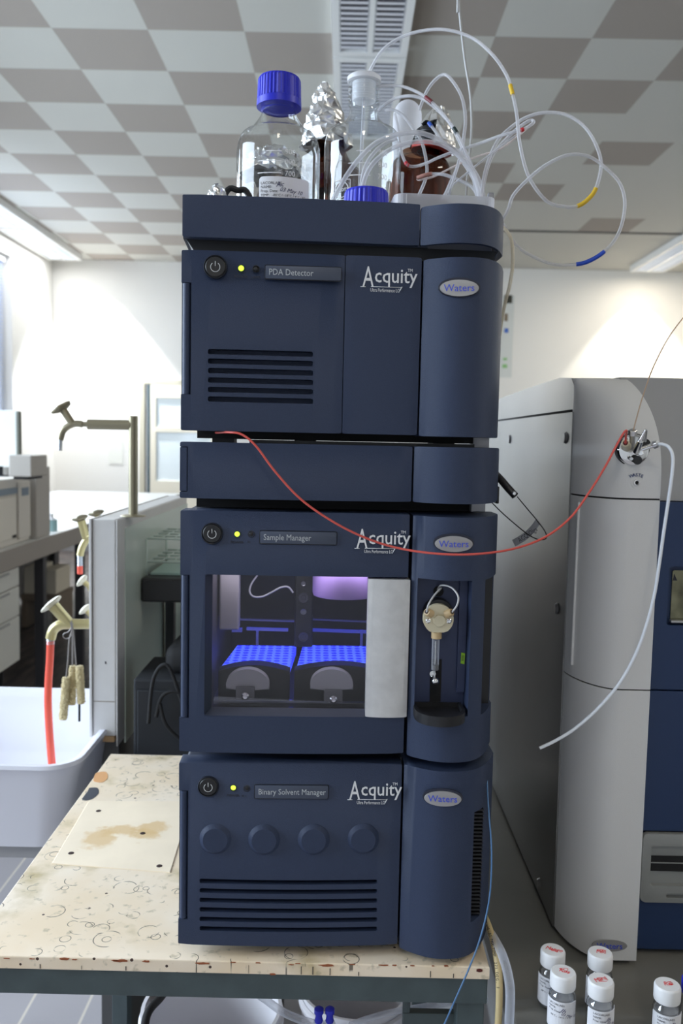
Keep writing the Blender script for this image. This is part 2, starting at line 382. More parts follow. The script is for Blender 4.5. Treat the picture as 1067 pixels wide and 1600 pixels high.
# glazed door and frame in the back wall
def onwall(px, py, Y=YB): return aty(px, py, Y)
a = onwall(219, 593); b = onwall(300, 593)
alu = mat('beige_door_frame', srgb(196, 190, 170), .4)
z1 = a.z; x0 = a.x; x1 = x0+1.02
bm = NB(); 
for lo, hi in (((x0, YB-.03, 0), (x0+.06, YB-.001, z1)), ((x1-.06, YB-.03, 0), (x1, YB-.001, z1)), ((x0+.06, YB-.03, z1-.05), (x1-.06, YB-.001, z1))): add_box(bm, lo, hi)
d = struct(obj('door_1', bm, alu))
bm = NB(); lx0 = x0+.13; 
for lo, hi in (((lx0, YB-.028, 0), (lx0+.07, YB-.004, z1-.05)), ((x1-.14, YB-.028, 0), (x1-.06, YB-.004, z1-.05)), ((lx0+.07, YB-.028, z1-.22), (x1-.14, YB-.004, z1-.05)), ((lx0+.07, YB-.028, 0), (x1-.14, YB-.004, .9)), ((lx0+.07, YB-.028, 1.5), (x1-.14, YB-.004, 1.56))): add_box(bm, lo, hi)
obj('door_leaf', bm, mat('cream_door', srgb(225, 218, 200), .4), d)
boxobj('glass_panel', (lx0+.07, YB-.012, .9), (x1-.14, YB-.006, z1-.22), mat('door_glass', (.75, .82, .84), .08), d)
boxobj('dark_seal', (x0+.1, YB-.026, 0), (x0+.125, YB-.004, z1-.05), mat('teal_seal', srgb(40, 70, 80), .4), d)
# poster column of notices on the back wall
p0 = onwall(783, 462); p1 = onwall(799, 590)
t = thing('wall_notice', 'narrow pale notice with dark, blue and green marks on the back wall', 'notice', (p0.x-.1, YB-.004, p1.z))
bm = NB(); add_box(bm, (0, 0, 0), (p1.x-p0.x+.1, .003, p0.z-p1.z)); obj('sheet', bm, mat('notice_paper', srgb(205, 208, 205), .6), t)
def np_(x, y): v = onwall(x, y, YB-.006); return v.x-t.location.x, v.z-t.location.z
for nm, c, (ax, ay, bx, by) in (('dark_mark', (.03, .03, .02), (788, 461, 800, 474)), ('brown_mark', (.2, .15, .1), (788, 490, 793, 502)), ('blue_mark', (.04, .12, .45), (788, 513, 794, 520)), ('green_mark', (.25, .5, .2), (786, 559, 792, 563)), ('green_mark', (.25, .5, .2), (785, 569, 792, 575))):
    xa, za = np_(ax, ay); xb, zb = np_(bx, by); bm = NB(); add_box(bm, (min(xa, xb), -.003, min(za, zb)), (max(xa, xb), 0, max(za, zb))); obj(nm, bm, mat(nm, c, .6), t)

# ================================================================== WORK TABLE
TZ = .875; TY0, TY1 = .886, 1.487; TX0, TX1 = -1.0, .168
def table_mat():
    m = mat('stained_white_paint', srgb(226, 219, 200), .5); nt = m.node_tree; N = nt.nodes; L = nt.links; B = N['Principled BSDF']
    tc = N.new('ShaderNodeTexCoord'); pos = tc.outputs['Object']
    def noise(s, d=5): n = N.new('ShaderNodeTexNoise'); n.inputs['Scale'].default_value = s; n.inputs['Detail'].default_value = d; L.new(pos, n.inputs['Vector']); return n.outputs['Fac']
    def ramp(v, a, b, ca, cb):
        r = N.new('ShaderNodeValToRGB'); r.color_ramp.elements[0].position = a; r.color_ramp.elements[1].position = b
        r.color_ramp.elements[0].color = ca; r.color_ramp.elements[1].color = cb; L.new(v, r.inputs[0]); return r.outputs[0]
    def mix(f, a, b, mode='MIX'):
        x = N.new('ShaderNodeMix'); x.data_type = 'RGBA'; x.blend_type = mode; 
        if isinstance(f, float): x.inputs[0].default_value = f
        else: L.new(f, x.inputs[0])
        for s, v in ((6, a), (7, b)):
            if isinstance(v, tuple): x.inputs[s].default_value = v
            else: L.new(v, x.inputs[s])
        return x.outputs[2]
    base = ramp(noise(9, 8), .35, .7, srgb(238, 216, 184), srgb(248, 234, 214))
    blot = ramp(noise(14, 10), .56, .72, (0, 0, 0, 1), (1, 1, 1, 1)); c = mix(blot, base, srgb(196, 176, 132))
    fine = ramp(noise(90, 6), .60, .70, (0, 0, 0, 1), (.45, .45, .45, 1)); c = mix(fine, c, srgb(150, 140, 110))
    for sc, r0, wd, seedoff, dens in ((17, .013*17, .0006*17, 0, .55), (38, .0062*38, .00045*38, 3.1, .5), (24, .011*24, .0005*24, 7.7, .45)):
        mp = N.new('ShaderNodeMapping'); mp.inputs['Location'].default_value = (seedoff, seedoff*.7, 0); mp.inputs['Scale'].default_value = (sc, sc, 0); L.new(pos, mp.inputs[0])
        v = N.new('ShaderNodeTexVoronoi'); v.inputs['Scale'].default_value = 1; v.voronoi_dimensions = '2D'; v.inputs['Randomness'].default_value = .9; L.new(mp.outputs[0], v.inputs['Vector'])
        sp = N.new('ShaderNodeSeparateColor'); L.new(v.outputs['Color'], sp.inputs[0])
        m1 = N.new('ShaderNodeMath'); m1.operation = 'MULTIPLY_ADD'; L.new(sp.outputs[0], m1.inputs[0]); m1.inputs[1].default_value = r0*.6; m1.inputs[2].default_value = r0*.6
        m2 = N.new('ShaderNodeMath'); m2.operation = 'SUBTRACT'; L.new(v.outputs['Distance'], m2.inputs[0]); L.new(m1.outputs[0], m2.inputs[1])
        m3 = N.new('ShaderNodeMath'); m3.operation = 'ABSOLUTE'; L.new(m2.outputs[0], m3.inputs[0])
        m4 = N.new('ShaderNodeMath'); m4.operation = 'LESS_THAN'; L.new(m3.outputs[0], m4.inputs[0]); m4.inputs[1].default_value = wd
        m5 = N.new('ShaderNodeMath'); m5.operation = 'GREATER_THAN'; L.new(sp.outputs[1], m5.inputs[0]); m5.inputs[1].default_value = dens
        m6 = N.new('ShaderNodeMath'); m6.operation = 'MULTIPLY'; L.new(m4.outputs[0], m6.inputs[0]); L.new(m5.outputs[0], m6.inputs[1])
        nn = ramp(noise(45, 2), .47, .55, (0, 0, 0, 1), (.85, .85, .85, 1))
        m7 = N.new('ShaderNodeMath'); m7.operation = 'MULTIPLY'; L.new(m6.outputs[0], m7.inputs[0]); L.new(nn, m7.inputs[1])
        c = mix(m7.outputs[0], c, srgb(70, 64, 52))
    # small specks
    v = N.new('ShaderNodeTexVoronoi'); v.inputs['Scale'].default_value = 60; L.new(pos, v.inputs['Vector'])
    sp = N.new('ShaderNodeSeparateColor'); L.new(v.outputs['Color'], sp.inputs[0])
    m1 = N.new('ShaderNodeMath'); m1.operation = 'LESS_THAN'; m1.inputs[1].default_value = .11; L.new(v.outputs['Distance'], m1.inputs[0])
    m2 = N.new('ShaderNodeMath'); m2.operation = 'GREATER_THAN'; m2.inputs[1].default_value = .9; L.new(sp.outputs[1], m2.inputs[0])
    m3 = N.new('ShaderNodeMath'); m3.operation = 'MULTIPLY'; L.new(m1.outputs[0], m3.inputs[0]); L.new(m2.outputs[0], m3.inputs[1])
    c = mix(m3.outputs[0], c, srgb(66, 44, 34))
    L.new(c, B.inputs['Base Color']); return m
steel_green = mat('grey_green_table_steel', srgb(66, 78, 80), .45, vary=.15, vscale=30)
tab = thing('work_table', 'stained white painted work table on a grey steel frame carrying the instrument stack', 'table', (TX1-.3, TY0, 0))
tl = tab.location.copy()
# top outline: left edge runs back from the left of the picture
la = atz(0, 1414, TZ); lb = atz(173, 1178, TZ)
def at_y(y): return la.x+(lb.x-la.x)*(y-la.y)/(lb.y-la.y)
prism_b = NB(); poly = [(at_y(TY0)-.0, TY0), (TX1, TY0), (TX1, TY1), (at_y(TY1), TY1)]
prism(prism_b, poly, TZ-.0145, TZ, 'Z', bev=.0012, seg=2)
prism_b.transform(Matrix.Translation(-tl)); tt = obj('tabletop', prism_b, table_mat(), tab)
TXL = at_y(TY0)
# chipped edge: reddish-brown wood showing along the front arris
bm = NB(); rnd = random.Random(3)
chip_px = [(100, 1498, 9, 2), (188, 1501, 11, 2.2), (228, 1502, 6, 1.6), (318, 1505, 12, 1.8), (512, 1508, 14, 2), (426, 1522, 5, 1.6), (455, 1507, 5, 1), (600, 1508, 8, 1), (697, 1509, 4, 1.4)] + [(rnd.uniform(0, 770), 0, rnd.uniform(2, 6), rnd.uniform(.5, 1)) for _ in range(13)]
for px, py, w, h in chip_px:
    c0 = aty(px, py if py else 1495+px*.018+2, TY0); n = 12; ring = []; k = TY0/F
    for q in range(n):
        an = 2*pi*q/n; rr = rnd.uniform(.6, 1.2); ring.append((c0.x+w*k*cos(an)*rr, c0.z+h*k*sin(an)*rr))
    prism(bm, ring, TY0-.0007, TY0+.0004, 'Y')
bm.transform(Matrix.Translation(-tl)); obj('paint_chips', bm, mat('bare_reddish_wood', srgb(150, 84, 50), .8), tab)['kind'] = 'stuff'
bm = NB()
for px in (62, 127, 196, 306, 388, 470, 488, 515, 560, 672, 708): 
    c0 = aty(px, 1500+px*.018, TY0); h = rnd.uniform(.004, .010); add_box(bm, (c0.x, TY0-.0004, TZ-.013), (c0.x+rnd.uniform(.0003, .0012), TY0+.0003, TZ-.013+h))
bm.transform(Matrix.Translation(-tl)); obj('edge_cracks', bm, mat('dark_crack', srgb(90, 80, 70), .8), tab)['kind'] = 'stuff'
bm = NB(); c0 = aty(749, 1516, TY0); prism(bm, [(c0.x+.003*cos(q*pi/6)*(1+.3*(q % 2)), c0.z+.0018*sin(q*pi/6)) for q in range(12)], TY0-.0008, TY0, 'Y')
bm.transform(Matrix.Translation(-tl)); obj('nail_hole', bm, mat('rust', srgb(90, 34, 26), .8), tab)
# painted patch board let into the top, with four screw holes
pp = [atz(139, 1252, TZ), atz(300, 1253, TZ), atz(266, 1364, TZ), atz(81, 1350, TZ)]
bm = NB(); prism(bm, [(p.x, p.y) for p in pp], TZ-.002, TZ+.0012, 'Z', bev=.0008)
bm.transform(Matrix.Translation(-tl)); pm = mat('cream_board', srgb(250, 232, 204), .5, vary=.05, vscale=14); patch = obj('patch_board', bm, pm, tab)
for x, y in ((154, 1267), (223, 1302), (111, 1333), (249, 1353)):
    c = atz(x, y, TZ+.0012); bm = NB(); lathe(bm, [(0, .0006), (.0032, .0006), (.0040, 0)], 16, Matrix.Translation(c-tl)); obj('screw_hole', bm, mat('rust_dark', srgb(50, 26, 20), .8), patch)
def blob(name, pts, m, z=TZ+.0004, par=tab):
    bm = NB(); P = catmull([atz(x, y, z) for x, y in pts+[pts[0]]], 5)[:-1]; prism(bm, [(p.x, p.y) for p in P], z-.0008, z, 'Z'); bm.transform(Matrix.Translation(-tl)); return obj(name, bm, m, par)
blob('black_stain', [(128, 1248), (137, 1236), (140, 1231), (152, 1231), (154, 1239), (146, 1247), (138, 1250), (131, 1250)], mat('charcoal_stain', srgb(66, 68, 76), .8))
blob('orange_stain', [(146, 1218), (150, 1208), (165, 1206), (168, 1215), (160, 1222), (148, 1221)], mat('orange_stain', srgb(222, 165, 110), .7))
# ochre water stains on the patch board, soft edged, in its material
nt = pm.node_tree; N = nt.nodes; L = nt.links; tc = N.new('ShaderNodeTexCoord'); nz = N.new('ShaderNodeTexNoise'); nz.inputs['Scale'].default_value = 38; nz.inputs['Detail'].default_value = 6; L.new(tc.outputs['Object'], nz.inputs['Vector'])
prev = None; lk = N['Principled BSDF'].inputs['Base Color'].links[0].from_socket
for sx_, sy_, rr in ((160, 1312, .030), (188, 1300, .022), (238, 1294, .022), (225, 1306, .018)):
    c = atz(sx_, sy_, TZ)-tl; v = N.new('ShaderNodeVectorMath'); v.operation = 'DISTANCE'; L.new(tc.outputs['Object'], v.inputs[0]); v.inputs[1].default_value = (c.x, c.y, TZ)
    a = N.new('ShaderNodeMath'); a.operation = 'MULTIPLY_ADD'; L.new(nz.outputs['Fac'], a.inputs[0]); a.inputs[1].default_value = .075; L.new(v.outputs['Value'], a.inputs[2])
    r = N.new('ShaderNodeMapRange'); L.new(a.outputs[0], r.inputs[0]); r.inputs['From Min'].default_value = rr+.028; r.inputs['From Max'].default_value = rr+.040; r.inputs['To Min'].default_value = .75; r.inputs['To Max'].default_value = 0
    x = N.new('ShaderNodeMix'); x.data_type = 'RGBA'; L.new(r.outputs[0], x.inputs[0]); L.new(lk, x.inputs[6]); x.inputs[7].default_value = srgb(224, 188, 132); lk = x.outputs[2]
L.new(lk, N['Principled BSDF'].inputs['Base Color'])
# steel frame
def fb(name, lo, hi, bev=.001): bm = NB(); add_box(bm, lo, hi, bev); bm.transform(Matrix.Translation(-tl)); return obj(name, bm, steel_green, tab)
zf = TZ-.0145
fb('front_rail', (TXL-.002, TY0+.003, zf-.030), (TX1-.001, TY0+.006, zf))
fb('rear_rail', (at_y(TY1), TY1-.006, zf-.030), (TX1, TY1-.003, zf))
bm = NB(); add_box(bm, (TX1-.004, TY0+.006, zf-.030), (TX1-.001, TY1-.006, zf)); bm.transform(Matrix.Translation(-tl)); obj('side_rail', bm, steel_green, tab)
bm = NB(); add_box(bm, (TXL+.0, TY0+.006, zf-.030), (TXL+.003, TY1-.006, zf)); bm.transform(Matrix.Translation(-tl)); obj('side_rail', bm, steel_green, tab)
for x, y in ((TX1-.033, TY0+.007), (TX1-.033, TY1-.04)): fb('leg', (x, y, 0), (x+.030, y+.030, zf))
p = aty(175, 1570, 1.30); fb('leg', (p.x, 1.30, 0), (p.x+.024, 1.33, zf)); p = aty(175, 1570, TY0+.02); fb('leg', (TXL+.002, TY0+.008, 0), (TXL+.010, TY0+.016, zf))
# inner lower bracket by the right leg
b0 = aty(684, 1560, .93)
fb('lower_brace', (TX1-.09, .915, .770), (TX1-.03, .925, .800))
fb('lower_brace', (TX1-.09, .915, .800), (TX1-.082, .925, zf-.0))

# ================================================================== RIGHT-HAND BENCH
BZ = .83
bench_m = mat('mottled_grey_worktop', srgb(116, 115, 110), .42, bump=.1, bscale=300, vary=.12, vscale=7)
bn = thing('lab_bench', 'grey laboratory bench under the large white instrument and the vials', 'bench', (.9, .5, 0))
def bb(name, lo, hi, m, bev=.002): bm = NB(); add_box(bm, lo, hi, bev); bm.transform(Matrix.Translation(-bn.location)); return obj(name, bm, m, bn)
bb('worktop', (TX1+.024, .62, BZ-.03), (2.0, 2.25, BZ), bench_m)
bb('base_cabinet', (TX1+.05, .68, 0), (1.98, 2.2, BZ-.03), mat('bench_grey_cabinet', (.4, .4, .4), .5))
# ================================================================== INSTRUMENT STACK
PY = .900                                    # distance of the front of the stack
def mod_frame(rdeg, z): return Vector((-.005, PY, z)), radians(rdeg)
class Mod:
    def __init__(s, name, label, rdeg, pz_px, group=None):
        """pz_px: pixel of the lower left front corner"""
        s.r = radians(rdeg); s.n = Vector((-sin(s.r), cos(s.r), 0)); s.p0 = Vector((-.005, PY, 0))
        z = onplane(pz_px[0], pz_px[1], s.p0, s.n).z
        s.t = thing(name, label, 'laboratory instrument', (s.p0.x, s.p0.y, z), s.r, group); s.z = z
    def L(s, px, py, dy=0):
        """pixel -> local (x, z) on the plane dy behind the front"""
        p = onplane(px, py, s.p0+s.n*dy, s.n); d = p-s.t.location
        return d.x*cos(s.r)+d.y*sin(s.r), d.z
def bow(x, x0, x1, s=.004): u = (x-x0)/(x1-x0)*2-1; return -s*(1-u*u)
def panel_poly(x0, x1, th=.025, s=.004, n=16):
    return [(x0+(x1-x0)*k/n, bow(x0+(x1-x0)*k/n, x0, x1, s)) for k in range(n+1)]+[(x1, th), (x0, th)]
def pillar_poly(x0, x1, n=24, dep=.07):
    P = []; w = x1-x0
    for k in range(n+1):
        a = k/n
        P.append((x0+w*a, None))
    out = []
    for x, _ in P:
        u = (x-x0)/w
        y = -.020*sin(min(1, u/.42)*pi/2)**1.0 if u < .42 else -.020+.060*(((u-.42)/.58)**3.0)
        out.append((x, y))
    return out+[(x1, dep), (x0, dep)]
def side_y(x0, x1, x):
    u = (x-x0)/(x1-x0); return -.020*sin(min(1, u/.42)*pi/2) if u < .42 else -.020+.060*(((u-.42)/.58)**3.0)
def extr(name, poly, z0, z1, m, parent, bev=.0016):
    bm = NB(); prism(bm, poly, z0, z1, 'Z', bev=bev, seg=2); return obj(name, bm, m, parent, True, 30)
def logo(m, cx_px, cy_px, dy=-.0042):
    """white script logo with underline and strapline"""
    x, z = m.L(cx_px, cy_px, dy); r = -radians(0)
    bm = NB(); k = PY/F
    wtext(bm, 'A', 44*k, x-33*k, z-11*k, dy, sx=.58, offset=.00006)
    bm2 = text_bm('cquity', 31*k, offset=.00012); merge(bm, bm2, Matrix.Translation((x-15*k, dy, z-4*k)) @ RX @ Matrix.Diagonal((.88, 1, 1, 1)))
    for (ax, az, bx, bz, w) in ((-36, -11.5, -28, -11.5, 1.0), (-20, -11, 27, -11, .8), (24, -17, 28, -10, 1.3)):
        p = Vector((x+ax*k, dy, z+az*k)); q = Vector((x+bx*k, dy, z+bz*k)); sweep(bm, [p, q], w*k*.6, 6)
    o = obj('logo', bm, whitep, m.t)
    bm = NB(); wtext(bm, 'Ultra Performance LC', 7.6*k, x-21*k, z-18.5*k, dy, sx=.66, ext=.0001); obj('strapline', bm, whitep, m.t)
    bm = NB(); wtext(bm, 'TM', 6.5*k, x+36*k, z+13*k, dy, sx=.9); obj('trademark', bm, whitep, m.t)
def oval(m, cx, cy, x0, x1):
    px, pz = m.L(cx, cy, -.022); k = .88/F; a = 30*k; b = 12.5*k
    y0 = side_y(x0, x1, px)
    ang = math.atan2(side_y(x0, x1, px+.006)-side_y(x0, x1, px-.006), .012)
    e = bpy.data.objects.new('badge', None); 
    R4 = Matrix.Translation((px, y0-.0006, pz)) @ Matrix.Rotation(ang, 4, 'Z')
    bm = NB(); b2 = bmesh.new(); prism(b2, [((a+2.2*k)*cos(t*pi/24), (b+2.6*k)*sin(t*pi/24)+1.2*k) for t in range(48)], -.0008, .004, 'Y'); merge(bm, b2, R4); rim = obj('badge_recess', bm, mat('recess_shadow_plastic', srgb(38, 42, 58), .5), m.t)
    bm = NB(); b2 = bmesh.new(); prism(b2, [(a*cos(t*pi/24), b*sin(t*pi/24)) for t in range(48)], -.0022, .004, 'Y', bev=.0006); merge(bm, b2, R4); bd = obj('badge', bm, badge, m.t, True)
    b3 = text_bm('Waters', 15.5*k, 'CENTER'); bm = NB(); merge(bm, b3, R4 @ Matrix.Translation((0, -.0023, -5*k)) @ RX @ Matrix.Rotation(radians(1), 4, 'Z')); obj('badge_lettering', bm, mat('badge_blue', (.05, .09, .62), .4), bd)
def power(m, cx, cy, R=16.5):
    x, z = m.L(cx, cy); k = PY/F; r = R*k; y = -.003; T4 = Matrix.Translation((x, y, z)) @ RX
    bm = NB(); lathe(bm, [(r*1.02, -.002), (r*1.04, .0006), (r*.98, .0018), (r*.94, .0016), (r*.93, -.002)], 40, T4); bz = obj('power_button_ring', bm, mat('dark_rim', srgb(30, 34, 44), .35), m.t, True)
    bm = NB(); lathe(bm, [(0, .0016), (r*.8, .0022), (r*.9, .0012), (r*.93, -.002), (0, -.002)], 40, T4); b = obj('power_button', bm, black, m.t, True)
    bm = NB(); q = r*.40; P = [Vector((x+q*sin(a), y-.0024, z+q*cos(a)-.1*q)) for a in [radians(38+284*i/24) for i in range(25)]]; sweep(bm, P, .00028, 6)
    sweep(bm, [Vector((x, y-.0024, z+q*1.12)), Vector((x, y-.0024, z+.1*q))], .00028, 6); obj('power_symbol', bm, whitep, b)
def led(m, cx, cy, on, txt, y=-.003):
    x, z = m.L(cx, cy); k = PY/F; r = 4.6*k; T4 = Matrix.Translation((x, y, z)) @ RX
    bm = NB(); lathe(bm, [(r*1.15, -.001), (r*1.2, .0006), (r*1.0, .0009), (r*.95, -.001)], 24, T4); obj('light_ring', bm, black, m.t, True)
    bm = NB(); lathe(bm, [(0, .0013), (r*.6, .0010), (r*.95, -.0002), (0, -.001)], 24, T4)
    obj('indicator_light', bm, mat('green_led', (.6, .85, .05), .3, emit=1.1, ecol=(.72, 1, .08, 1)) if on else black, m.t, True)
    bm = NB(); wtext(bm, txt, 5.6*k, x, z-14.5*k, y-.0003, 'CENTER', sx=1.05, ext=.0001); obj('light_caption', bm, blackp, m.t)
def nameplate(m, x0, y0, x1, y1, txt):
    (a, zt), (b, zb) = m.L(x0, y0), m.L(x1, y1); y = bow((a+b)/2, m.x0, m.xs)
    bm = NB(); prism(bm, rrect(a, b, zb, zt, .0012), y-.0012, y+.002, 'Y', bev=.0005); pl = obj('name_plate', bm, mat('plate_slate', srgb(70, 78, 96), .45), m.t, True)
    bm = NB(); k = PY/F; rim = rrect(a-.0006, b+.0006, zb-.0006, zt+.0006, .0015); P = [Vector((p[0], y-.0002, p[1])) for p in rim+[rim[0]]]; sweep(bm, P, .0004, 5); obj('plate_rim', bm, mat('dark_rim', srgb(30, 34, 44), .35), m.t, True)
    bm = NB(); wtext(bm, txt, 13.2*k, a+5*k, (zt+zb)/2-4.2*k, y-.0013, sx=.86); obj('plate_lettering', bm, mat('pale_print', (.50, .53, .56), .5), pl)
def slots(m, rows, xl, xr, h=7.5):
    k = PY/F; c = []
    for (ya, yb) in rows:
        xa, za = m.L(xl, ya); xb, zb = m.L(xr, yb); z = (za+zb)/2; bm = NB(); prism(bm, rrect(xa, xb, z-h*k/2, z+h*k/2, h*k*.35), -.03, .012, 'Y'); c.append(bm)
    return c
def module(name, label, r, bl, zt_px, x_px, panel=True, group=None):
    m = Mod(name, label, r, bl, group)
    m.x0 = m.L(x_px[0], (bl[1]+zt_px)/2)[0]; m.xs = m.L(x_px[1], (bl[1]+zt_px)/2)[0]; m.x1 = m.L(x_px[2], (bl[1]+zt_px)/2, .03)[0]
    m.h = m.L(x_px[0], zt_px)[1]
    return m
DEP = .56
def body(m, z0, z1, ins=.004):
    bm = NB(); add_box(bm, (m.x0+ins, .026, z0), (m.x1-ins*1.6, DEP, z1), .003); return obj('body', bm, mat('module_body_paint', srgb(60, 66, 82), .5, bump=.2, bscale=1200), m.t)
def hinge(m, ya, yb):
    """recessed finger strip down the left edge"""
    z1 = m.L(285, ya)[1]; z0 = m.L(281, yb)[1]; k = PY/F
    cutb = NB(); add_box(cutb, (m.x0-.02, -.02, z0), (m.x0+15*k, .0045, z1))
    strip = NB(); prism(strip, [(m.x0+.001+12*k*(.5-.5*cos(a*pi/10)), .004-.0045*sin(a*pi/10)) for a in range(11)]+[(m.x0+12*k, .006), (m.x0+.001, .006)], z0+.0005, z1-.0005, 'Z')
    return cutb, strip

# --- binary solvent manager (pump), lowest
m = module('pump_module', 'lowest slate blue module of the stack, with four round bosses and wide vent slots', 2, (279, 1475), 1191, (279, 626, 768))
pn = extr('front_panel', panel_poly(m.x0, m.xs-.0012), 0, m.h, paint, m.t)
cb, st_ = hinge(m, 1235, 1436)
rows = [(1375+i*14.6, 1377+i*14.9) for i in range(6)]
cut(pn, [cb]+slots(m, rows, 312, 589, 7.6))
obj('hinge_strip', st_, paint, m.t, True)
bm = NB(); add_box(bm, (m.x0+.01, .013, .004), (m.xs-.03, .0245, .075)); obj('vent_backing', bm, blackm, m.t)
pil = extr('side_column', pillar_poly(m.xs+.0012, m.x1), -.004, m.h, paint, m.t)
c = NB(); xa, _ = m.L(738, 1300, .0); za = m.L(745, 1262)[1]; zb = m.L(740, 1432)[1]
prism(c, [(xa-.001, -.05), (xa+.014, -.05), (xa+.010, .03), (xa-.001, .03)], zb, za, 'Z'); cut(pil, [c])
bm = NB(); add_box(bm, (xa, .006, zb), (xa+.013, .032, za)); z = zb+.002
while z < za-.004: add_box(bm, (xa, .001, z), (xa+.012, .0065, z+.002)); z += .0042
obj('side_grille', bm, black, m.t)
body(m, .004, m.h-.002)
for x, y in ((m.x0+.05, .05), (m.x1-.045, .02), (m.x0+.05, .5), (m.x1-.045, .5)):
    bm = NB(); cyl(bm, (x, y, TZ-m.z+.0002), (x, y, .006), .011, seg=24, bev=.001); obj('foot', bm, mat('rubber', (.03, .02, .018), .7), m.t, True)
bm = NB(); add_box(bm, (m.x0+.03, .02, -.003), (m.x1-.04, .5, .004)); obj('underside', bm, blackm, m.t)
power(m, 326, 1227); led(m, 365, 1229, True, 'POWER'); led(m, 386, 1230, False, 'FLOW'); nameplate(m, 399, 1224, 512, 1245, 'Binary Solvent Manager')
logo(m, 578, 1239); oval(m, 692, 1248, m.xs, m.x1)
for cx in (337, 413, 490, 567):
    x, z = m.L(cx, 1309); k = PY/F; bm = NB(); lathe(bm, [(26*k, -.002), (25.5*k, .0004), (20.5*k, .0040), (19.5*k, .0044), (0, .0044)], 48, Matrix.Translation((x, bow(x, m.x0, m.xs), z)) @ RX); obj('round_boss', bm, paint, m.t, True, 25)
BSM = m
# --- sample manager
m = module('autosampler_module', 'tall slate blue module with a glass door onto blue-lit sample plates', 2, (280, 1174), 797, (281, 637, 776))
m.x1 = m.L(774, 990, .03)[0]
pn = extr('front_panel', panel_poly(m.x0, m.xs-.0012, th=.03), 0, m.h, paint, m.t)
cb, st_ = hinge(m, 898, 1121)
wx0, wz1 = m.L(321, 897); wx1, wz0 = m.L(642, 1120)
c = NB(); prism(c, rrect(wx0, m.xs+.01, wz0, wz1, .003), -.05, .05, 'Y')
cut(pn, [cb, c]); obj('hinge_strip', st_, paint, m.t, True)
# window reveal sloping inward, glass and silver handle plate
gx0 = m.L(330, 1000)[0]; gx1 = m.L(573, 1000)[0]
bm = NB()
v = [bm.verts.new(p) for p in ((wx0, -.002, wz0), (wx0, -.002, wz1), (gx0, .008, wz0+.004), (gx0, .008, wz1-.002))]; bm.faces.new((v[0], v[1], v[3], v[2]))
v = [bm.verts.new(p) for p in ((wx0, -.003, wz0), (gx1, -.003, wz0), (gx0, .008, wz0+.006), (gx1, .008, wz0+.006))]; bm.faces.new((v[0], v[1], v[3], v[2]))
obj('window_reveal', bm, mat('dark_blue_reveal', srgb(40, 48, 64), .45), m.t)
bm = NB(); add_box(bm, (gx0-.002, .007, wz0+.003), (gx1+.004, .0095, wz1)); obj('door_glass', bm, thin_glass('smoked_door_glass', tint=(.86, .85, .88), refl=.8, edge=(.5, .5, .5), base=.0), m.t)
sx1 = m.L(638, 1000)[0]
bm = NB(); n = 14; P = [(gx1+(sx1-gx1)*i/n, -.0055+.0025*(2*i/n-1)**2) for i in range(n+1)]+[(sx1, .012), (gx1, .012)]; prism(bm, P, wz0+.0005, wz1-.002, 'Z', bev=.0008); obj('handle_plate', bm, mat('satin_silver_plate', srgb(216, 216, 216), .42, .5, bump=.1, bscale=900, vary=.08, vscale=60), m.t, True)
# chamber behind the glass
ch = mat('chamber_dark', srgb(58, 54, 60), .5)
bm = NB(); X0, X1, Y1 = gx0-.003, m.xs-.002, .25
for lo, hi in (((X0-.003, .03, wz0), (X0, Y1, wz1)), ((X1, .012, wz0), (X1+.002, Y1, wz1)), ((X0, Y1, wz0), (X1, Y1+.003, wz1)), ((X0, .012, wz0-.002), (X1, Y1, wz0+.001)), ((X0, .012, wz1), (X1, Y1, wz1+.003))): add_box(bm, lo, hi)
chm = obj('chamber', bm, ch, m.t)
# body around the chamber
bm = NB()
for lo, hi in (((m.x0+.004, .03, .002), (X0-.004, DEP, m.h-.002)), ((X1+.003, .07, .002), (m.x1-.006, DEP, m.h-.002)), ((X0-.004, .03, .002), (X1+.003, DEP, wz0-.003)), ((X0-.004, .03, wz1+.004), (X1+.003, DEP, m.h-.002)), ((X0-.004, Y1+.004, wz0-.003), (X1+.003, DEP, wz1+.004))): add_box(bm, lo, hi)
obj('body', bm, mat('module_body_paint', (0, 0, 0)), m.t)
# two glowing well plates on a dark tray with round knobs
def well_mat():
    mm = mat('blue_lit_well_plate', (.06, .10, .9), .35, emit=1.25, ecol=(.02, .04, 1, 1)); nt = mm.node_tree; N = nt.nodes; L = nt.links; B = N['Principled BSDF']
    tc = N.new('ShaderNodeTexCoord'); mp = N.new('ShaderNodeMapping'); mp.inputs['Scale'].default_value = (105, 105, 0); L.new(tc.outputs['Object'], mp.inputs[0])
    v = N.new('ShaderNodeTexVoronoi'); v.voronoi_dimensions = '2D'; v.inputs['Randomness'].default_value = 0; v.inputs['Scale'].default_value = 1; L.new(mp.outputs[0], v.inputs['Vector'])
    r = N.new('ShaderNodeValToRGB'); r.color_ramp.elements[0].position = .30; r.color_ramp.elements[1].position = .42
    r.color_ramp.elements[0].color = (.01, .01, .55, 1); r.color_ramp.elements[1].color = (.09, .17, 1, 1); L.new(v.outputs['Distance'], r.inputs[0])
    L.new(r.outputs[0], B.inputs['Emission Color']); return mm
wm = well_mat()
tz = m.L(450, 1075, .03)[1]
fz = m.L(450, 1100, .03)[1]
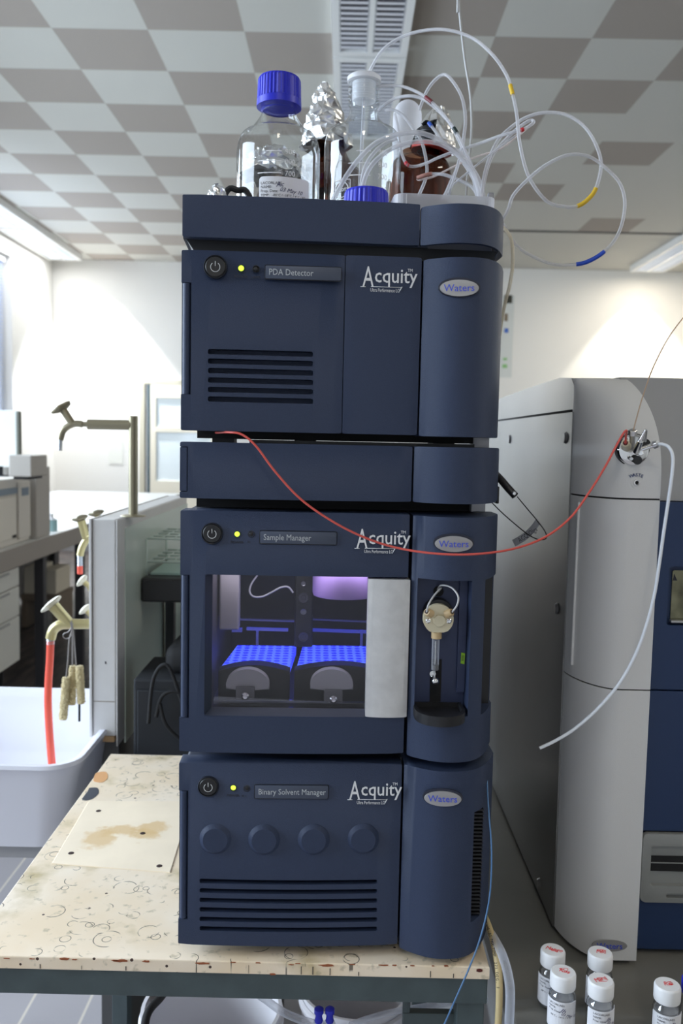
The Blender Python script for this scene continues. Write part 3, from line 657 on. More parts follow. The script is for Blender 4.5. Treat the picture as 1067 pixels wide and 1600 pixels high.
for i, (a0, a1, fx0, fx1, kx) in enumerate((((371), 463, 346, 452, 388), (473, 600, 464, 600, 518))):
    # plate plane: far edge 1007, near edge 1042 -> rises to the back
    nx0, nz = m.L(fx0, 1041, .055); nx1, _ = m.L(fx1, 1041, .055); bx0, bz = m.L(a0, 1008, .135); bx1, _ = m.L(a1, 1008, .135)
    nx1 = min(nx1, m.xs-.006); bx1 = min(bx1, m.xs-.006)
    bm = NB(); th = .010
    V = [bm.verts.new(p) for p in ((nx0, .055, nz), (nx1, .055, nz), (bx1, .135, bz), (bx0, .135, bz), (nx0, .055, nz-th), (nx1, .055, nz-th), (bx1, .135, bz-th), (bx0, .135, bz-th))]
    for f in ((0, 1, 2, 3), (4, 7, 6, 5), (0, 4, 5, 1), (1, 5, 6, 2), (2, 6, 7, 3), (3, 7, 4, 0)): bm.faces.new([V[q] for q in f])
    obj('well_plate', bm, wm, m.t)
    # tray front, domed dark cover
    tx0, zc = m.L(fx0-4, 1046, .04); tx1, _ = m.L(fx1+1, 1046, .04); tx1 = min(tx1, m.xs-.005)
    bm = NB(); n = 16; prism(bm, [(tx0+(tx1-tx0)*q/n, zc+.007*sin(pi*q/n)) for q in range(n+1)]+[(tx1, fz+.002), (tx0, fz+.002)], .034, .054, 'Y', bev=.001); obj('tray_front', bm, black, m.t, True)
    # grey half round knob
    x, z = m.L(kx, 1062, .034); k = .93/F; R = 34*k
    bm = NB(); n = 24; prism(bm, [(x+R*cos(q*pi/n), z-4*k+.75*R*sin(q*pi/n)) for q in range(n+1)]+[(x-R, z-12*k), (x+R, z-12*k)][0:0]+[(x-R, z-11*k), (x, z-13.5*k), (x+R, z-11*k)], .022, .034, 'Y', bev=.0015); obj('tray_knob', bm, mat('grey_plastic', (.40, .40, .42), .45), m.t, True)
# clear retaining bar with screws
bx0, bz = m.L(334, 1092, .018); bx1, bz2 = m.L(572, 1104, .018)
bm = NB(); prism(bm, [(bx0, bz-.005), (bx1, bz2-.0045), (bx1, bz2+.004), (bx0, bz+.003)], .016, .019, 'Y'); obj('clear_bar', bm, thin_glass('acrylic', base=.10), m.t)
for sx_, sy_ in ((383, 1088), (521, 1093)):
    x, z = m.L(sx_, sy_, .014); bm = NB(); lathe(bm, [(0, .0015), (.0025, .0022), (.0042, .0008), (.0042, -.001)], 20, Matrix.Translation((x, .0145, z)) @ RX); obj('bar_screw', bm, chrome, m.t, True)
    bm = NB(); add_box(bm, (x-.0105, .0172, z-.004), (x+.010, .021, z+.0095), .001); obj('bar_clip', bm, mat('grey_clip', (.12, .12, .13), .4), m.t)
a_, zt_ = m.L(343, 903, .08); b_, zb_ = m.L(373, 985, .08)
bm = NB(); add_box(bm, (a_, .08, zb_), (b_, .10, wz1-.001), .002); obj('reflection_block', bm, mat('grey_reflection_tone', srgb(150, 146, 148), .5), m.t)  # pale reflection on the door glass, built as a solid block
P = [Vector((m.L(x_, y_, .10)[0], .10, min(m.L(x_, y_, .10)[1], wz1-.002))) for x_, y_ in ((402, 899), (393, 912), (390, 924), (396, 932), (410, 932), (425, 925), (438, 918), (450, 917), (458, 926))]
tube('inner_tubing', P, .0011, mat('grey_white_tube', (.50, .50, .50), .35), m.t)
# needle arm, rails
ax0, az1 = m.L(461, 900, .13); ax1, az0 = m.L(488, 1010, .13)
bm = NB(); add_box(bm, (ax0, .125, az0), (ax1, .145, wz1), .002); arm = obj('needle_arm', bm, black, m.t)
for yy, rr in ((912, 4), (934, 8.5), (956, 5), (995, 8)):
    x, z = m.L(474, yy, .124); k = 1.02/F; bm = NB(); lathe(bm, [(0, .0016), (rr*k*.45, .0016), (rr*k*.5, .0008), (rr*k*.9, .0012), (rr*k, -.001)], 24, Matrix.Translation((x, .1245, z)) @ RX); obj('roller', bm, mat('roller_grey', (.26, .26, .27), .3, .7) if rr < 6 else mat('roller_dark', (.09, .09, .1), .3, .5), arm, True)
rail = mat('blue_lit_rail', (.40, .42, .62), .35)
for (xa, ya, xb, yb, h, dy) in ((368, 968, 460, 971, 2.5, .20), (385, 983, 450, 985, 4, .17), (362, 985, 378, 985, 6, .17), (486, 985, 600, 989, 4, .17), (486, 968, 600, 973, 2, .20)):
    a_, z_ = m.L(xa, ya, dy); b_, z2 = m.L(min(xb, 600), yb, dy); b_ = min(b_, X1-.002); k = (PY+dy)/F; bm = NB(); prism(bm, [(a_, z_-h*k/2), (b_, z2-h*k/2), (b_, z2+h*k/2), (a_, z_+h*k/2)], dy, dy+.006, 'Y'); obj('rail', bm, rail, m.t)
for xx in (402, 565):
    a_, z_ = m.L(xx, 985, .17); _, z2 = m.L(xx, 1010, .17); bm = NB(); add_box(bm, (a_-.0015, .169, z2), (a_+.0015, .175, z_)); obj('rail_post', bm, rail, m.t)
x, z = m.L(537, 929, .10); bm = NB(); lathe(bm, [(0, 0), (.036, 0), (.037, .003), (.037, .03), (0, .03)], 48, Matrix.Translation((x, .10, z))); obj('lilac_reflection_drum', bm, mat('lilac_reflection_tone', srgb(178, 150, 214), .4), m.t, True)  # lilac reflection in the door glass, modelled as a solid drum
# the blue lamp of the chamber
l = bpy.data.lights.new('chamber_lamp_and_fill', 'AREA'); l.shape = 'RECTANGLE'; l.size = .20; l.size_y = .02; l.energy = .05; l.color = (.05, .08, 1)
o = bpy.data.objects.new('chamber_lamp_and_fill', l); COL.objects.link(o); o.parent = m.t; x, z = m.L(470, 972, .11); o.location = (x, .16, z); o.rotation_euler = (radians(-10), 0, 0)
l = bpy.data.lights.new('chamber_lamp_and_fill', 'AREA'); l.shape = 'RECTANGLE'; l.size = .20; l.size_y = .02; l.energy = .12; l.color = (.9, .88, 1)  # white fill added to brighten the grey tray knobs
o = bpy.data.objects.new('chamber_lamp_and_fill', l); COL.objects.link(o); o.parent = m.t; o.location = (x, .06, wz1-.002); o.rotation_euler = (0, 0, 0)
power(m, 332, 833); led(m, 371, 834, True, 'POWER'); led(m, 393, 834, False, 'RUN'); nameplate(m, 407, 829, 525, 850, 'Sample Manager'); logo(m, 590, 846)
# right column with syringe bay
pil = extr('side_column', pillar_poly(m.xs+.0025, m.x1), -.002, m.h-.001, paint, m.t)
rx0, rz1 = m.L(655, 906, -.017); rx1, rz0 = m.L(730, 1133, -.017)
c = NB(); b_ = bmesh.new(); rz0 = m.L(690, 1137, -.045)[1]+.003; prism(b_, [(rx0, -.06), (rx1, -.06), (rx1, .012), (rx0, .012)], rz0, rz1, 'Z'); merge(c, b_)
xa = m.L(757, 1000, 0)[0]; za = m.L(762, 905)[1]; zb = m.L(752, 1115)[1]
c2 = NB(); prism(c2, [(xa-.002, -.05), (xa+.02, -.05), (xa+.020, .050), (xa-.002, .050)], zb, za, 'Z'); cut(pil, [c, c2])
bm = NB(); add_box(bm, (xa-.001, .036, zb), (m.x1-.004, .06, za)); gr = obj('side_grille', bm, black, m.t)
bm = NB(); z = zb+.003
while z < za-.003:
    add_box(bm, (xa+.0015, .0345, z), (xa+.0028, .0362, z+.0012)); z += .0046
obj('grille_holes', bm, mat('grille_light', (.35, .35, .36), .5), gr)['kind'] = 'stuff'
bm = NB(); add_box(bm, (rx0+.0005, .0095, rz0), (rx1-.0005, .0118, rz1)); add_box(bm, (rx1-.009, .004, rz0+.02), (rx1-.0006, .0096, rz1-.001)); obj('bay_back', bm, paint_in, m.t)
# slot, hole, syringe
x, z = m.L(686, 967, -.004); k = .89/F
sl = [m.L(673, 1030, .009), m.L(688, 1104, .009)]; bm = NB(); add_box(bm, (sl[0][0], .0086, sl[1][1]), (sl[1][0], .0096, sl[0][1])); obj('plunger_slot', bm, blackm, m.t)
hx, hz = m.L(685, 924, .009); bm = NB(); lathe(bm, [(0, 0), (8.5*k, 0), (8.5*k, .0008), (0, .0008)], 24, Matrix.Translation((hx, .0095, hz)) @ RX); obj('tube_hole', bm, blackm, m.t)
vx, vz = m.L(684, 966, -.006)
bm = NB(); lathe(bm, [(0, .014), (23*k, .014), (24*k, .012), (24*k, 0), (0, 0)], 40, Matrix.Translation((vx+2*k, .0095, vz+6*k)) @ RX); obj('valve_collar', bm, black, m.t, True)
bm = NB(); R = 24*k; pts = []
for q in range(48):
    a_ = 2*pi*q/48; pts.append((vx+R*cos(a_), vz+max(R*sin(a_), -21*k)))
prism(bm, pts, -.012, .001, 'Y', bev=.001); vb = obj('syringe_valve', bm, beige, m.t, True)
bm = NB(); lathe(bm, [(0, .0020), (9.5*k, .0020), (10*k, .0010), (10*k, -.001), (0, -.001)], 8, Matrix.Translation((vx+1*k, -.012, vz-2*k)) @ RX @ Matrix.Rotation(pi/8, 4, 'Z')); obj('valve_hub', bm, beige, vb, True)
for s in (-1, 1):
    cx = vx+s*20*k; cz = vz+13*k
    bm = NB(); cyl(bm, (vx+s*12*k, -.010, vz+8*k), (cx, -.0155, cz), 7*k, 6*k, 20, bev=.0006); f = obj('tube_fitting', bm, mat('tan_peek_plastic', srgb(196, 170, 128), .45), m.t, True)
    bm = NB(); cyl(bm, (cx-s*.0002, -.0152, cz-.0002), (cx+s*.0004, -.0162, cz+.0004), 3.2*k, seg=16); obj('fitting_bore', bm, mat('bore', (.06, .04, .03), .6), f)
    bm = NB(); lathe(bm, [(0, .001), (2.8*k, .0016), (4.2*k, .0008), (4.4*k, -.001)], 18, Matrix.Translation((vx+s*16.5*k, -.012, vz-2*k)) @ RX); obj('valve_screw', bm, chrome, vb, True)
P = [Vector((vx-20*k, -.0158, vz+13*k)), Vector((vx-18*k, -.0175, vz+25*k)), Vector((vx-9*k, -.013, vz+38*k)), Vector((vx+4*k, -.004, vz+48*k)), Vector((hx, .009, hz))]
tube('loop_tube', P, .0010, mat('grey_white_tube', (.50, .50, .50), .35), m.t)
P = [Vector((vx+20*k, -.0158, vz+13*k)), Vector((vx+27*k, -.019, vz+26*k)), Vector((vx+28*k, -.018, vz+40*k)), Vector((vx+19*k, -.010, vz+51*k)), Vector((vx+5*k, -.001, vz+52*k)), Vector((hx-.001, .009, hz+.002))]
tube('loop_tube', P, .0010, mat('grey_white_tube', (.5, .5, .5)), m.t)
yS = -.005
bm = NB(); cyl(bm, (vx-1*k, yS, vz-33*k), (vx-1*k, yS, vz-20*k), 8.5*k, seg=24, bev=.0004); obj('syringe_nut', bm, mat('tan_peek_plastic', (0, 0, 0)), m.t, True)
zt2 = vz-33*k; zb2 = m.L(681, 1046, -.005)[1]
bm = NB(); lathe(bm, [(6*k, zb2), (6*k, zt2), (0, zt2)], 24, Matrix.Translation((vx-2*k, yS, 0))); obj('syringe_barrel', bm, milky('syringe_glass', (.75, .78, .85), .14), m.t, True)
bm = NB(); cyl(bm, (vx-2*k, yS, zb2-.008), (vx-2*k, yS, zt2-.003), 1.0*k, seg=10); obj('plunger_rod', bm, mat('pale_rod', (.5, .5, .5), .4), m.t, True)
bm = NB(); cyl(bm, (vx-2*k, yS, zb2-.0005), (vx-2*k, yS, zb2+.0052), 5.6*k, seg=20); obj('plunger_seal', bm, mat('dark_seal_ring', (.1, .1, .1), .5), m.t, True)
kx, kz = m.L(680, 1064, -.008)
bm = NB(); bmesh.ops.create_uvsphere(bm, u_segments=20, v_segments=12, radius=6*k, matrix=Matrix.Translation((kx, -.008, kz))); cyl(bm, (kx-3*k, -.002, kz+9*k), (kx-3*k, .009, kz+9*k), 5*k, seg=16); obj('plunger_knob', bm, chrome, m.t, True)
# drip tray below the bay
tx0, tzz = m.L(648, 1120, -.02); tx1, _ = m.L(727, 1120, -.02); zt3 = m.L(690, 1106, .0)[1]; zb3 = m.L(690, 1137, -.045)[1]
n = 20; w_ = (tx1-tx0)/2; cx = (tx0+tx1)/2; out = [(cx+w_*cos(a_), .004-.048*sin(a_)**.8) for a_ in [pi*q/n for q in range(n+1)]]
out = [(cx+w_*cos(pi*q/n), -.012-.032*sin(pi*q/n)**.8) for q in range(n+1)]+[(cx-w_, .010), (cx+w_, .010)]
trays = obj('drip_tray', (lambda b: (prism(b, out, zb3, zt3+.004, 'Z', bev=.002), b)[1])(NB()), black, m.t, True)
inn = [(cx+(p[0]-cx)*.86, -.012+(p[1]+.012)*.84) for p in out[:n+1]]+[(cx-w_*.86, .006), (cx+w_*.86, .006)]
c = NB(); prism(c, inn, zt3-.001, zt3+.01, 'Z'); cut(trays, [c])
# green sticker in the bay
sx_, sz_ = m.L(724, 1030, -.002); bm = NB(); prism(bm, [(sx_-.002, sz_-.006), (sx_+.002, sz_-.007), (sx_+.0025, sz_+.005), (sx_-.0015, sz_+.006)], .0030, .0039, 'Y'); obj('green_sticker', bm, mat('lime_sticker', srgb(140, 190, 40), .5), m.t)
bm = NB()
for q in range(3): sweep(bm, [Vector((sx_-.001+q*.0009, .0028, sz_-.003)), Vector((sx_-.0008+q*.0009, .0028, sz_+.003))], .0002, 5)
obj('sticker_print', bm, blackp, m.t)
oval(m, 709, 850, m.xs, m.x1)
SMM = m
# --- column manager
m = module('column_module', 'thin slate blue module between the detector and the sampler, without lettering', 3, (279, 778), 690, (281, 645, 782))
pn = extr('front_panel', panel_poly(m.x0, m.xs-.001), 0, m.h, paint, m.t)
c = NB(); a_, z_ = m.L(292, 699); _, z2 = m.L(292, 767); 
fr = rrect(m.x0-.01, a_+.0005, z2, z_, .001)
b1 = NB(); add_box(b1, (a_, -.02, z2), (a_+.0009, .006, z_)); b2 = NB(); add_box(b2, (m.x0-.02, -.02, z_), (a_+.0009, .006, z_+.0009)); b3 = NB(); add_box(b3, (m.x0-.02, -.02, z2-.0009), (a_+.0009, .006, z2))
c.free(); cut(pn, [b1, b2, b3])
pil = extr('side_column', pillar_poly(m.xs+.001, m.x1), 0, m.h, paint, m.t)
body(m, .002, m.h-.006)
bm = NB(); add_box(bm, (m.x1-.0015, .045, .010), (m.x1+.0015, .30, m.h-.006), .001); add_box(bm, (m.x1-.001, .04, -.003), (m.x1+.002, .06, .016), .001); obj('side_bracket', bm, black, m.t)
# gaps between modules: dark feet and a grey post
for (mm, zt, zb) in ((m, m.h, m.L(600, 672)[1]+.012),):
    bm = NB()
    for xx in (m.x0+.04, m.x0+.13, m.x1-.06): add_box(bm, (xx-.012, .05, m.h-.008), (xx+.012, .09, m.h+.011))
    add_box(bm, (m.x0+.07, .028, m.h-.003), (m.x1-.03, .034, m.h+.0035)); obj('spacer_feet', bm, black, m.t)
bm = NB(); add_box(bm, (m.x1-.028, .045, m.h-.008), (m.x1-.010, .065, m.h+.012), .001); obj('metal_post', bm, mat('dull_metal', (.3, .3, .32), .35, .8), m.t)
CMM = m
# filler recess bodies between modules (each belongs to the module it carries)
def under(mod, depth_to, ins=.012, post=True):
    bm = NB(); add_box(bm, (mod.x0+ins, .045, depth_to), (mod.x1-ins*1.8, .5, .004)); obj('base_plinth', bm, blackm, mod.t)
    if post: bm = NB(); add_box(bm, (mod.x1-.030, .035, depth_to), (mod.x1-.014, .05, .004), .001); obj('metal_post', bm, mat('dull_metal', (0, 0, 0)), mod.t)
under(CMM, SMM.z+SMM.h-CMM.z+.0003); under(SMM, BSM.z+BSM.h-SMM.z+.0003)
# --- PDA detector
m = module('detector_module', 'large slate blue detector module with six short vent slots, second from the top', 3.6, (279, 672), 390, (283, 657, 786))
xmid = m.L(537, 530)[0]
pn = extr('front_panel', [(p[0], p[1]) for p in panel_poly(m.x0, xmid-.0004, s=.0015)], 0, m.h, paint, m.t)
cb, st_ = hinge(m, 441, 616)
cut(pn, [cb]+slots(m, [(549.5+i*14.6, 553.5+i*14.9) for i in range(6)], 325, 489, 8)); obj('hinge_strip', st_, paint, m.t, True)
bm = NB(); add_box(bm, (m.x0+.01, .013, .015), (xmid-.02, .0245, .09)); obj('vent_backing', bm, blackm, m.t)
pn2 = extr('centre_panel', panel_poly(xmid+.0004, m.xs-.001, s=.0010), 0, m.h, paint, m.t)
pil = extr('side_column', pillar_poly(m.xs+.001, m.x1), -.001, m.h-.002, paint, m.t)
body(m, .003, m.h-.002)
power(m, 337, 418, 17.5); led(m, 377, 420, True, 'POWER'); led(m, 400, 421, False, 'LAMP'); nameplate(m, 415, 416, 532, 440, 'PDA Detector'); logo(m, 600, 437, -.0014); oval(m, 718, 450, m.xs, m.x1)
PDA = m
# --- solvent tray
m = module('solvent_tray', 'slate blue open tray on top of the stack holding the solvent bottles', 4.6, (288, 376), 303, (285, 657, 791))
cx0, cx1 = m.x0, m.x1
bm = NB()
fp = panel_poly(m.x0, m.xs-.0006, th=.008, s=.002); prism(bm, fp, .004, m.h, 'Z', bev=.0016)
obj('front_panel', bm, paint, m.t, True, 30)
bm = NB(); pc_ = pillar_poly(m.xs+.0006, m.x1, dep=.07)[:-2]; poly = pc_+[(m.x1, .07), (m.x1-.005, .07)]+[(x_, y_+.006) for x_, y_ in pc_[::-1] if x_ < m.x1-.006]
prism(bm, poly, .004, m.h-.003, 'Z', bev=.0016); pil = obj('side_column', bm, paint, m.t, True, 30)
bm = NB()
add_box(bm, (m.x0, .008, .004), (m.x0+.004, DEP, m.h-.004)); add_box(bm, (m.x1-.014, .068, .012), (m.x1-.010, DEP, m.h-.004)); add_box(bm, (m.x0+.004, DEP-.004, .004), (m.x1-.004, DEP, m.h-.004))
add_box(bm, (m.x0+.004, .008, .004), (m.xs+.01, .05, .022)); add_box(bm, (m.x0+.004, .05, .004), (m.x1-.010, DEP-.004, .022)); obj('tray_shell', bm, mat('module_body_paint', (0, 0, 0)), m.t)
bm = NB(); prism(bm, [(m.x0+.003, .004), (m.x0+.012, -.009), (m.x1-.02, -.009), (m.x1-.012, .004)], .012, .5, 'Y'); obj('tapered_base', bm, mat('tray_base_dark', srgb(16, 18, 24), .6), m.t)
TRAY = m; TRZ = m.z+.022
under(PDA, CMM.z+CMM.h-PDA.z+.004, post=False)
# translucent inner tub standing a little above the rim, at the right
def tray_w(x, y, z=0): return Matrix.Translation(TRAY.t.location) @ Matrix.Rotation(TRAY.r, 4, 'Z') @ Vector((x, y, z))
tx0, tz0 = m.L(617, 305, .05); tx1, _ = m.L(775, 315, .05)
tub = thing('plastic_tub', 'translucent white plastic tub showing above the right rim of the top tray', 'tub', tray_w((tx0+tx1)/2, .075, .0225), m.r)
w_ = (tx1-tx0)/2; h_ = m.L(690, 304, .047)[1]-.0225
outer = rrect(-w_, w_, -.028, .15, .012, 6); inn = rrect(-w_+.002, w_-.002, -.026, .148, .010, 6)
bm = NB(); b = bmesh.new(); n = len(outer)
A = [b.verts.new((x, y, 0)) for x, y in outer]; B = [b.verts.new((x, y, h_)) for x, y in outer]; C_ = [b.verts.new((x, y, h_)) for x, y in inn]; D = [b.verts.new((x, y, .002)) for x, y in inn]
for i in range(n):
    j = (i+1) % n; b.faces.new((A[i], A[j], B[j], B[i])); b.faces.new((B[i], B[j], C_[j], C_[i])); b.faces.new((C_[i], C_[j], D[j], D[i]))
b.faces.new(A); b.faces.new(D); merge(bm, b); obj('tub_wall', bm, milky('milky_polypropylene', (.74, .74, .78), .42), tub)
bm = NB(); add_box(bm, (-w_+.012, -.0285, h_-.012), (-w_+.0125, -.0280, h_-.001)); obj('mould_line', bm, white_pl, tub)
# ================================================================== BOTTLES ON THE TRAY
def foil_mat():
    m = mat('crumpled_aluminium_foil', (.80, .80, .80), .30, 1); nt = m.node_tree; N = nt.nodes; L = nt.links
    tc = N.new('ShaderNodeTexCoord'); v = N.new('ShaderNodeTexVoronoi'); v.inputs['Scale'].default_value = 110; L.new(tc.outputs['Object'], v.inputs['Vector'])
    bp = N.new('ShaderNodeBump'); bp.inputs['Strength'].default_value = .5; bp.inputs['Distance'].default_value = .003; L.new(v.outputs['Distance'], bp.inputs['Height']); L.new(bp.outputs[0], N['Principled BSDF'].inputs['Normal']); return m
foil = foil_mat()
def foil_cap(name, prof, T4, parent, seed=1, amp=.004, seg=26, hi=4):
    rnd = random.Random(seed); bm = NB(); P = []
    for (r0, z0), (r1, z1) in zip(prof, prof[1:]):
        for q in range(hi): P.append((r0+(r1-r0)*q/hi, z0+(z1-z0)*q/hi))
    P.append(prof[-1]); lathe(bm, P, seg)
    for v in bm.verts:
        f = 1 if v.co.length > 0 else 0; v.co += Vector((rnd.uniform(-1, 1), rnd.uniform(-1, 1), rnd.uniform(-1, 1)))*amp*f
    bm.transform(T4); return obj(name, bm, foil, parent)
def bottle_prof(R=.0505, H=.190, neck=.0185, zsh=None):
    P = [(0, .0015), (R-.008, 0), (R-.002, .003), (R, .009)]
    zs_ = H-.080 if zsh is None else zsh
    P += [(R, .03), (R, zs_)]
    for q in range(1, 10):   # rounded shoulder
        a = q/9; P.append((R-(R*.26)*(1-cos(a*pi/2))**1.1, zs_+.027*sin(a*pi/2)))
    xr, xz = P[-1]; zn = H-.018
    for q in range(1, 11):
        a = q/10; P.append((xr+(neck+.0005-xr)*(a*.25+.75*sin(a*pi/2)), xz+(zn-xz)*(a**1.1)))
    P += [(neck, zn+.004), (neck, H-.012)]
    return P
def blue_cap_bm(R, h, n=40, z=0):
    bm = NB(); ring = []
    for zz, k in ((0, 1.03), (.008, 1.02), (.009, 1.0), (h-.003, .97)):
        ring.append([bm.verts.new((R*k*(1+.016*(1 if (q % 4) < 2 else -1)*(zz > .0085))*cos(2*pi*q/(4*n)), R*k*(1+.016*(1 if (q % 4) < 2 else -1)*(zz > .0085))*sin(2*pi*q/(4*n)), z+zz)) for q in range(4*n)])
    ring.append([bm.verts.new((R*.92*cos(2*pi*q/(4*n)), R*.92*sin(2*pi*q/(4*n)), z+h)) for q in range(4*n)])
    for a, b in zip(ring, ring[1:]):
        for q in range(4*n): bm.faces.new((a[q], a[(q+1) % (4*n)], b[(q+1) % (4*n)], b[q]))
    bm.faces.new(ring[-1]); bm.faces.new(ring[0]); return bm
white_gl = mat('white_enamel_print', (.9, .9, .92), .5, emit=0)
def graduations(t, R, a0, marks, zs, size=.0085, xn=.010):
    bm = NB()
    for s, z in zip(marks, zs):
        b = text_bm(s, size, 'LEFT', ext=0); b2 = NB(); merge(b2, b, Matrix.Translation((xn, -.0004, z-.003)) @ RX); subdiv_x(b2, .003); wrap(b2, R, a0); merge(bm, b2)
    for i, z in enumerate(zs):
        b2 = NB(); add_box(b2, (-.022 if i else -.012, -.0005, z-.0005), (.006, -.0002, z+.0005)); subdiv_x(b2, .003); wrap(b2, R, a0); merge(bm, b2)
    return obj('graduations', bm, white_gl, t)
def wrapped_label(t, R, a0, x0, x1, z0, z1, rad=.004, lines=(), seed=1, name='label', m=None, hand=()):
    b2 = NB(); prism(b2, rrect(x0, x1, z0, z1, rad), -.0007, -.0003, 'Y'); subdiv_x(b2, .003); wrap(b2, R, a0); lab = obj(name, b2, m or paper, t)
    bm = NB()
    for (s, size, x, z) in lines:
        b2 = NB(); merge(b2, text_bm(s, size, 'LEFT', ext=0), Matrix.Translation((x, -.0010, z)) @ RX); subdiv_x(b2, .003); wrap(b2, R, a0); merge(bm, b2)
    if lines: obj('printed_text', bm, blackp, lab)
    if hand:
        bm = NB()
        for s, size, x, z, rot in hand:
            b2 = NB(); merge(b2, text_bm(s, size, 'LEFT', ext=0, shear=.35, offset=-.0), Matrix.Translation((x, -.0011, z)) @ RX @ Matrix.Rotation(radians(rot), 4, 'Z')); subdiv_x(b2, .003); wrap(b2, R, a0); merge(bm, b2)
        obj('handwriting', bm, mat('dark_blue_ink', (.03, .03, .12), .6), lab)
    return lab
# blue capped clear bottle
c = aty(434, 305, 1.072); top = aty(437, 121, 1.072)
H1 = top.z-.010-TRZ
t = thing('glass_bottle', 'clear glass bottle with a ribbed blue screw cap and white paper label', 'bottle', (c.x, c.y, TRZ+.0002))
bm = NB(); lathe(bm, bottle_prof(H=H1-.008, zsh=H1-.083), 64); obj('bottle_body', bm, glass, t, True, 50)
bm = NB(); lathe(bm, [(.0165, H1-.022), (.0185, H1-.022), (.0215, H1-.018), (.0215, H1-.012), (.0175, H1-.012)], 48); lathe(bm, [(.0195, H1-.030), (.0215, H1-.029), (.0195, H1-.028)], 48); obj('pouring_ring', bm, mat('blue_ring', (.05, .06, .5), .3), t, True)
cp = blue_cap_bm(.0262, .034, 36, H1-.026); obj('cap', cp, blue_cap, t)
def zoff(px, py, t, R=.0505): return aty(px, py, t.location.y-R).z-t.location.z
graduations(t, .0506, radians(2), ['900', '800', '700'], [zoff(450, 236, t), zoff(450, 251, t), zoff(450, 270, t)])
zl = zoff(450, 276, t)
wrapped_label(t, .0506, 0, -.018, .044, .002, zl, .004, [('LACORLABS', .0045, -.016, zl-.009), ('NAME:', .0045, -.016, zl-.0135), ('Prep. Date:', .0045, -.016, zl-.018), ('TEMP:   -80°C / -18°C / 4°C / RT', .0040, -.016, zl-.0225), ('Contents:', .0045, -.016, zl-.027)], hand=[('Ac', .008, .002, zl-.012, 6), ('03 May 10', .0065, .006, zl-.0165, -4), ('A.CN. 0.1%FA', .0065, .001, zl-.029, -3)])
# clear threaded bottle with stopper and dip tube
c = aty(565, 305, 1.157); top = aty(565, 124, 1.157); H2 = top.z-TRZ
t = thing('glass_bottle', 'clear glass bottle with bare threaded neck, white stopper and tubing, behind the tubes', 'bottle', (c.x, c.y, TRZ+.0002))
bm = NB(); pr = bottle_prof(H=H2-.026, neck=.0178, zsh=H2-.092); pr += [(.0178, H2-.036)]
z = H2-.034
for q in range(5): pr += [(.0178, z), (.0205, z+.0018), (.0205, z+.0030), (.0178, z+.0046)]; z += .0062
pr = [p for p in pr]; pr += [(.0182, H2-.003)]
lathe(bm, pr, 64); obj('bottle_body', bm, thin_glass('bottle_glass_neck', tint=(.92, .94, .95), edge=(.48, .53, .56), base=.05, refl=1.1), t, True, 50)
bm = NB(); lathe(bm, [(.0150, H2-.028), (.0152, H2-.005), (.0218, H2-.004), (.0222, H2+.001), (.019, H2+.0035), (0, H2+.0035)], 40); obj('stopper', bm, milky('milky_stopper', (.85, .85, .87), .75), t, True)
tube('dip_tube', [Vector((0, 0, H2+.0034)), Vector((0, 0, H2-.04)), Vector((-.004, 0, .09)), Vector((-.010, 0, .012))], .0022, tube_m, t)
graduations(t, .0506, radians(4), ['900', '800', '700', '600', '500'], [zoff(600, y, t) for y in (236, 255, 274, 294, 313)], .009, .016)
bm = NB(); zz = zoff(530, 294, t); b2 = NB()
P = [Vector((-.022+.0095*cos(q*pi/12), -.0005, zz+.0095*sin(q*pi/12))) for q in range(25)]; sweep(b2, P, .0005, 5)
P = [Vector((p[0], -.0005, p[1])) for p in rrect(-.034, -.010, zz-.012, zz+.012, .001)]; sweep(b2, P+[P[0]], .0004, 5); wtext(b2, 'SCHOTT', .0052, -.0325, zz-.002, -.0006); wtext(b2, 'DURAN', .006, -.030, zz-.019, -.0006); subdiv_x(b2, .003); wrap(b2, .0506, radians(-6)); obj('maker_mark', b2, white_gl, t)
amber = thin_glass('amber_glass', tint=(.30, .13, .06), refl=.8, edge=(.05, .02, .008), base=.0)
def amber_bottle(label, cx, cy, topz, R=.0505, seed=1, capm=None, foilprof=None, tilt=0):
    t = thing('amber_bottle', label, 'bottle', (cx, cy, TRZ+.0002))
    H = topz-TRZ; bm = NB(); lathe(bm, bottle_prof(R=R, H=H-.012), 64); obj('bottle_body', bm, amber, t, True, 50)
    bm = NB(); lathe(bm, [(0, .006), (R-.004, .006), (R-.004, H*.55), (0, H*.55)], 32); obj('liquid', bm, mat('dark_amber_liquid', (.05, .018, .008), .7, spec=.1), t, True)
    return t, H
YA = 1.235; pc = aty(655, 300, YA); kA = YA/F
def zA_(py, px=655): return aty(px, py, YA).z-TRZ
t = thing('amber_bottle', 'amber bottle with a red ring and loose foil cover, rightmost on the tray', 'bottle', (pc.x, YA, TRZ+.0002))
RA = 48*kA; zsA = zA_(283); bm = NB(); pr = [(0, 0), (RA-.006, 0), (RA, .006), (RA, zsA)]
for q in range(1, 9): a = q/8*pi/2; pr.append((RA-(RA-.031)*(1-cos(a))**1.0, zsA+(zA_(250)-zsA)*sin(a)))
pr += [(.027, zA_(243)), (.026, zA_(238))]; lathe(bm, pr, 64); obj('bottle_body', bm, amber, t, True, 50)
bm = NB(); lathe(bm, [(0, .004), (RA-.003, .004), (RA-.003, zsA*.75), (0, zsA*.75)], 40); obj('liquid', bm, mat('amber_liquid', (.075, .028, .012), .7, spec=.1), t, True)
MT = Matrix.Translation((-.004, 0, 0)) @ Matrix.Rotation(radians(6), 4, 'Y')
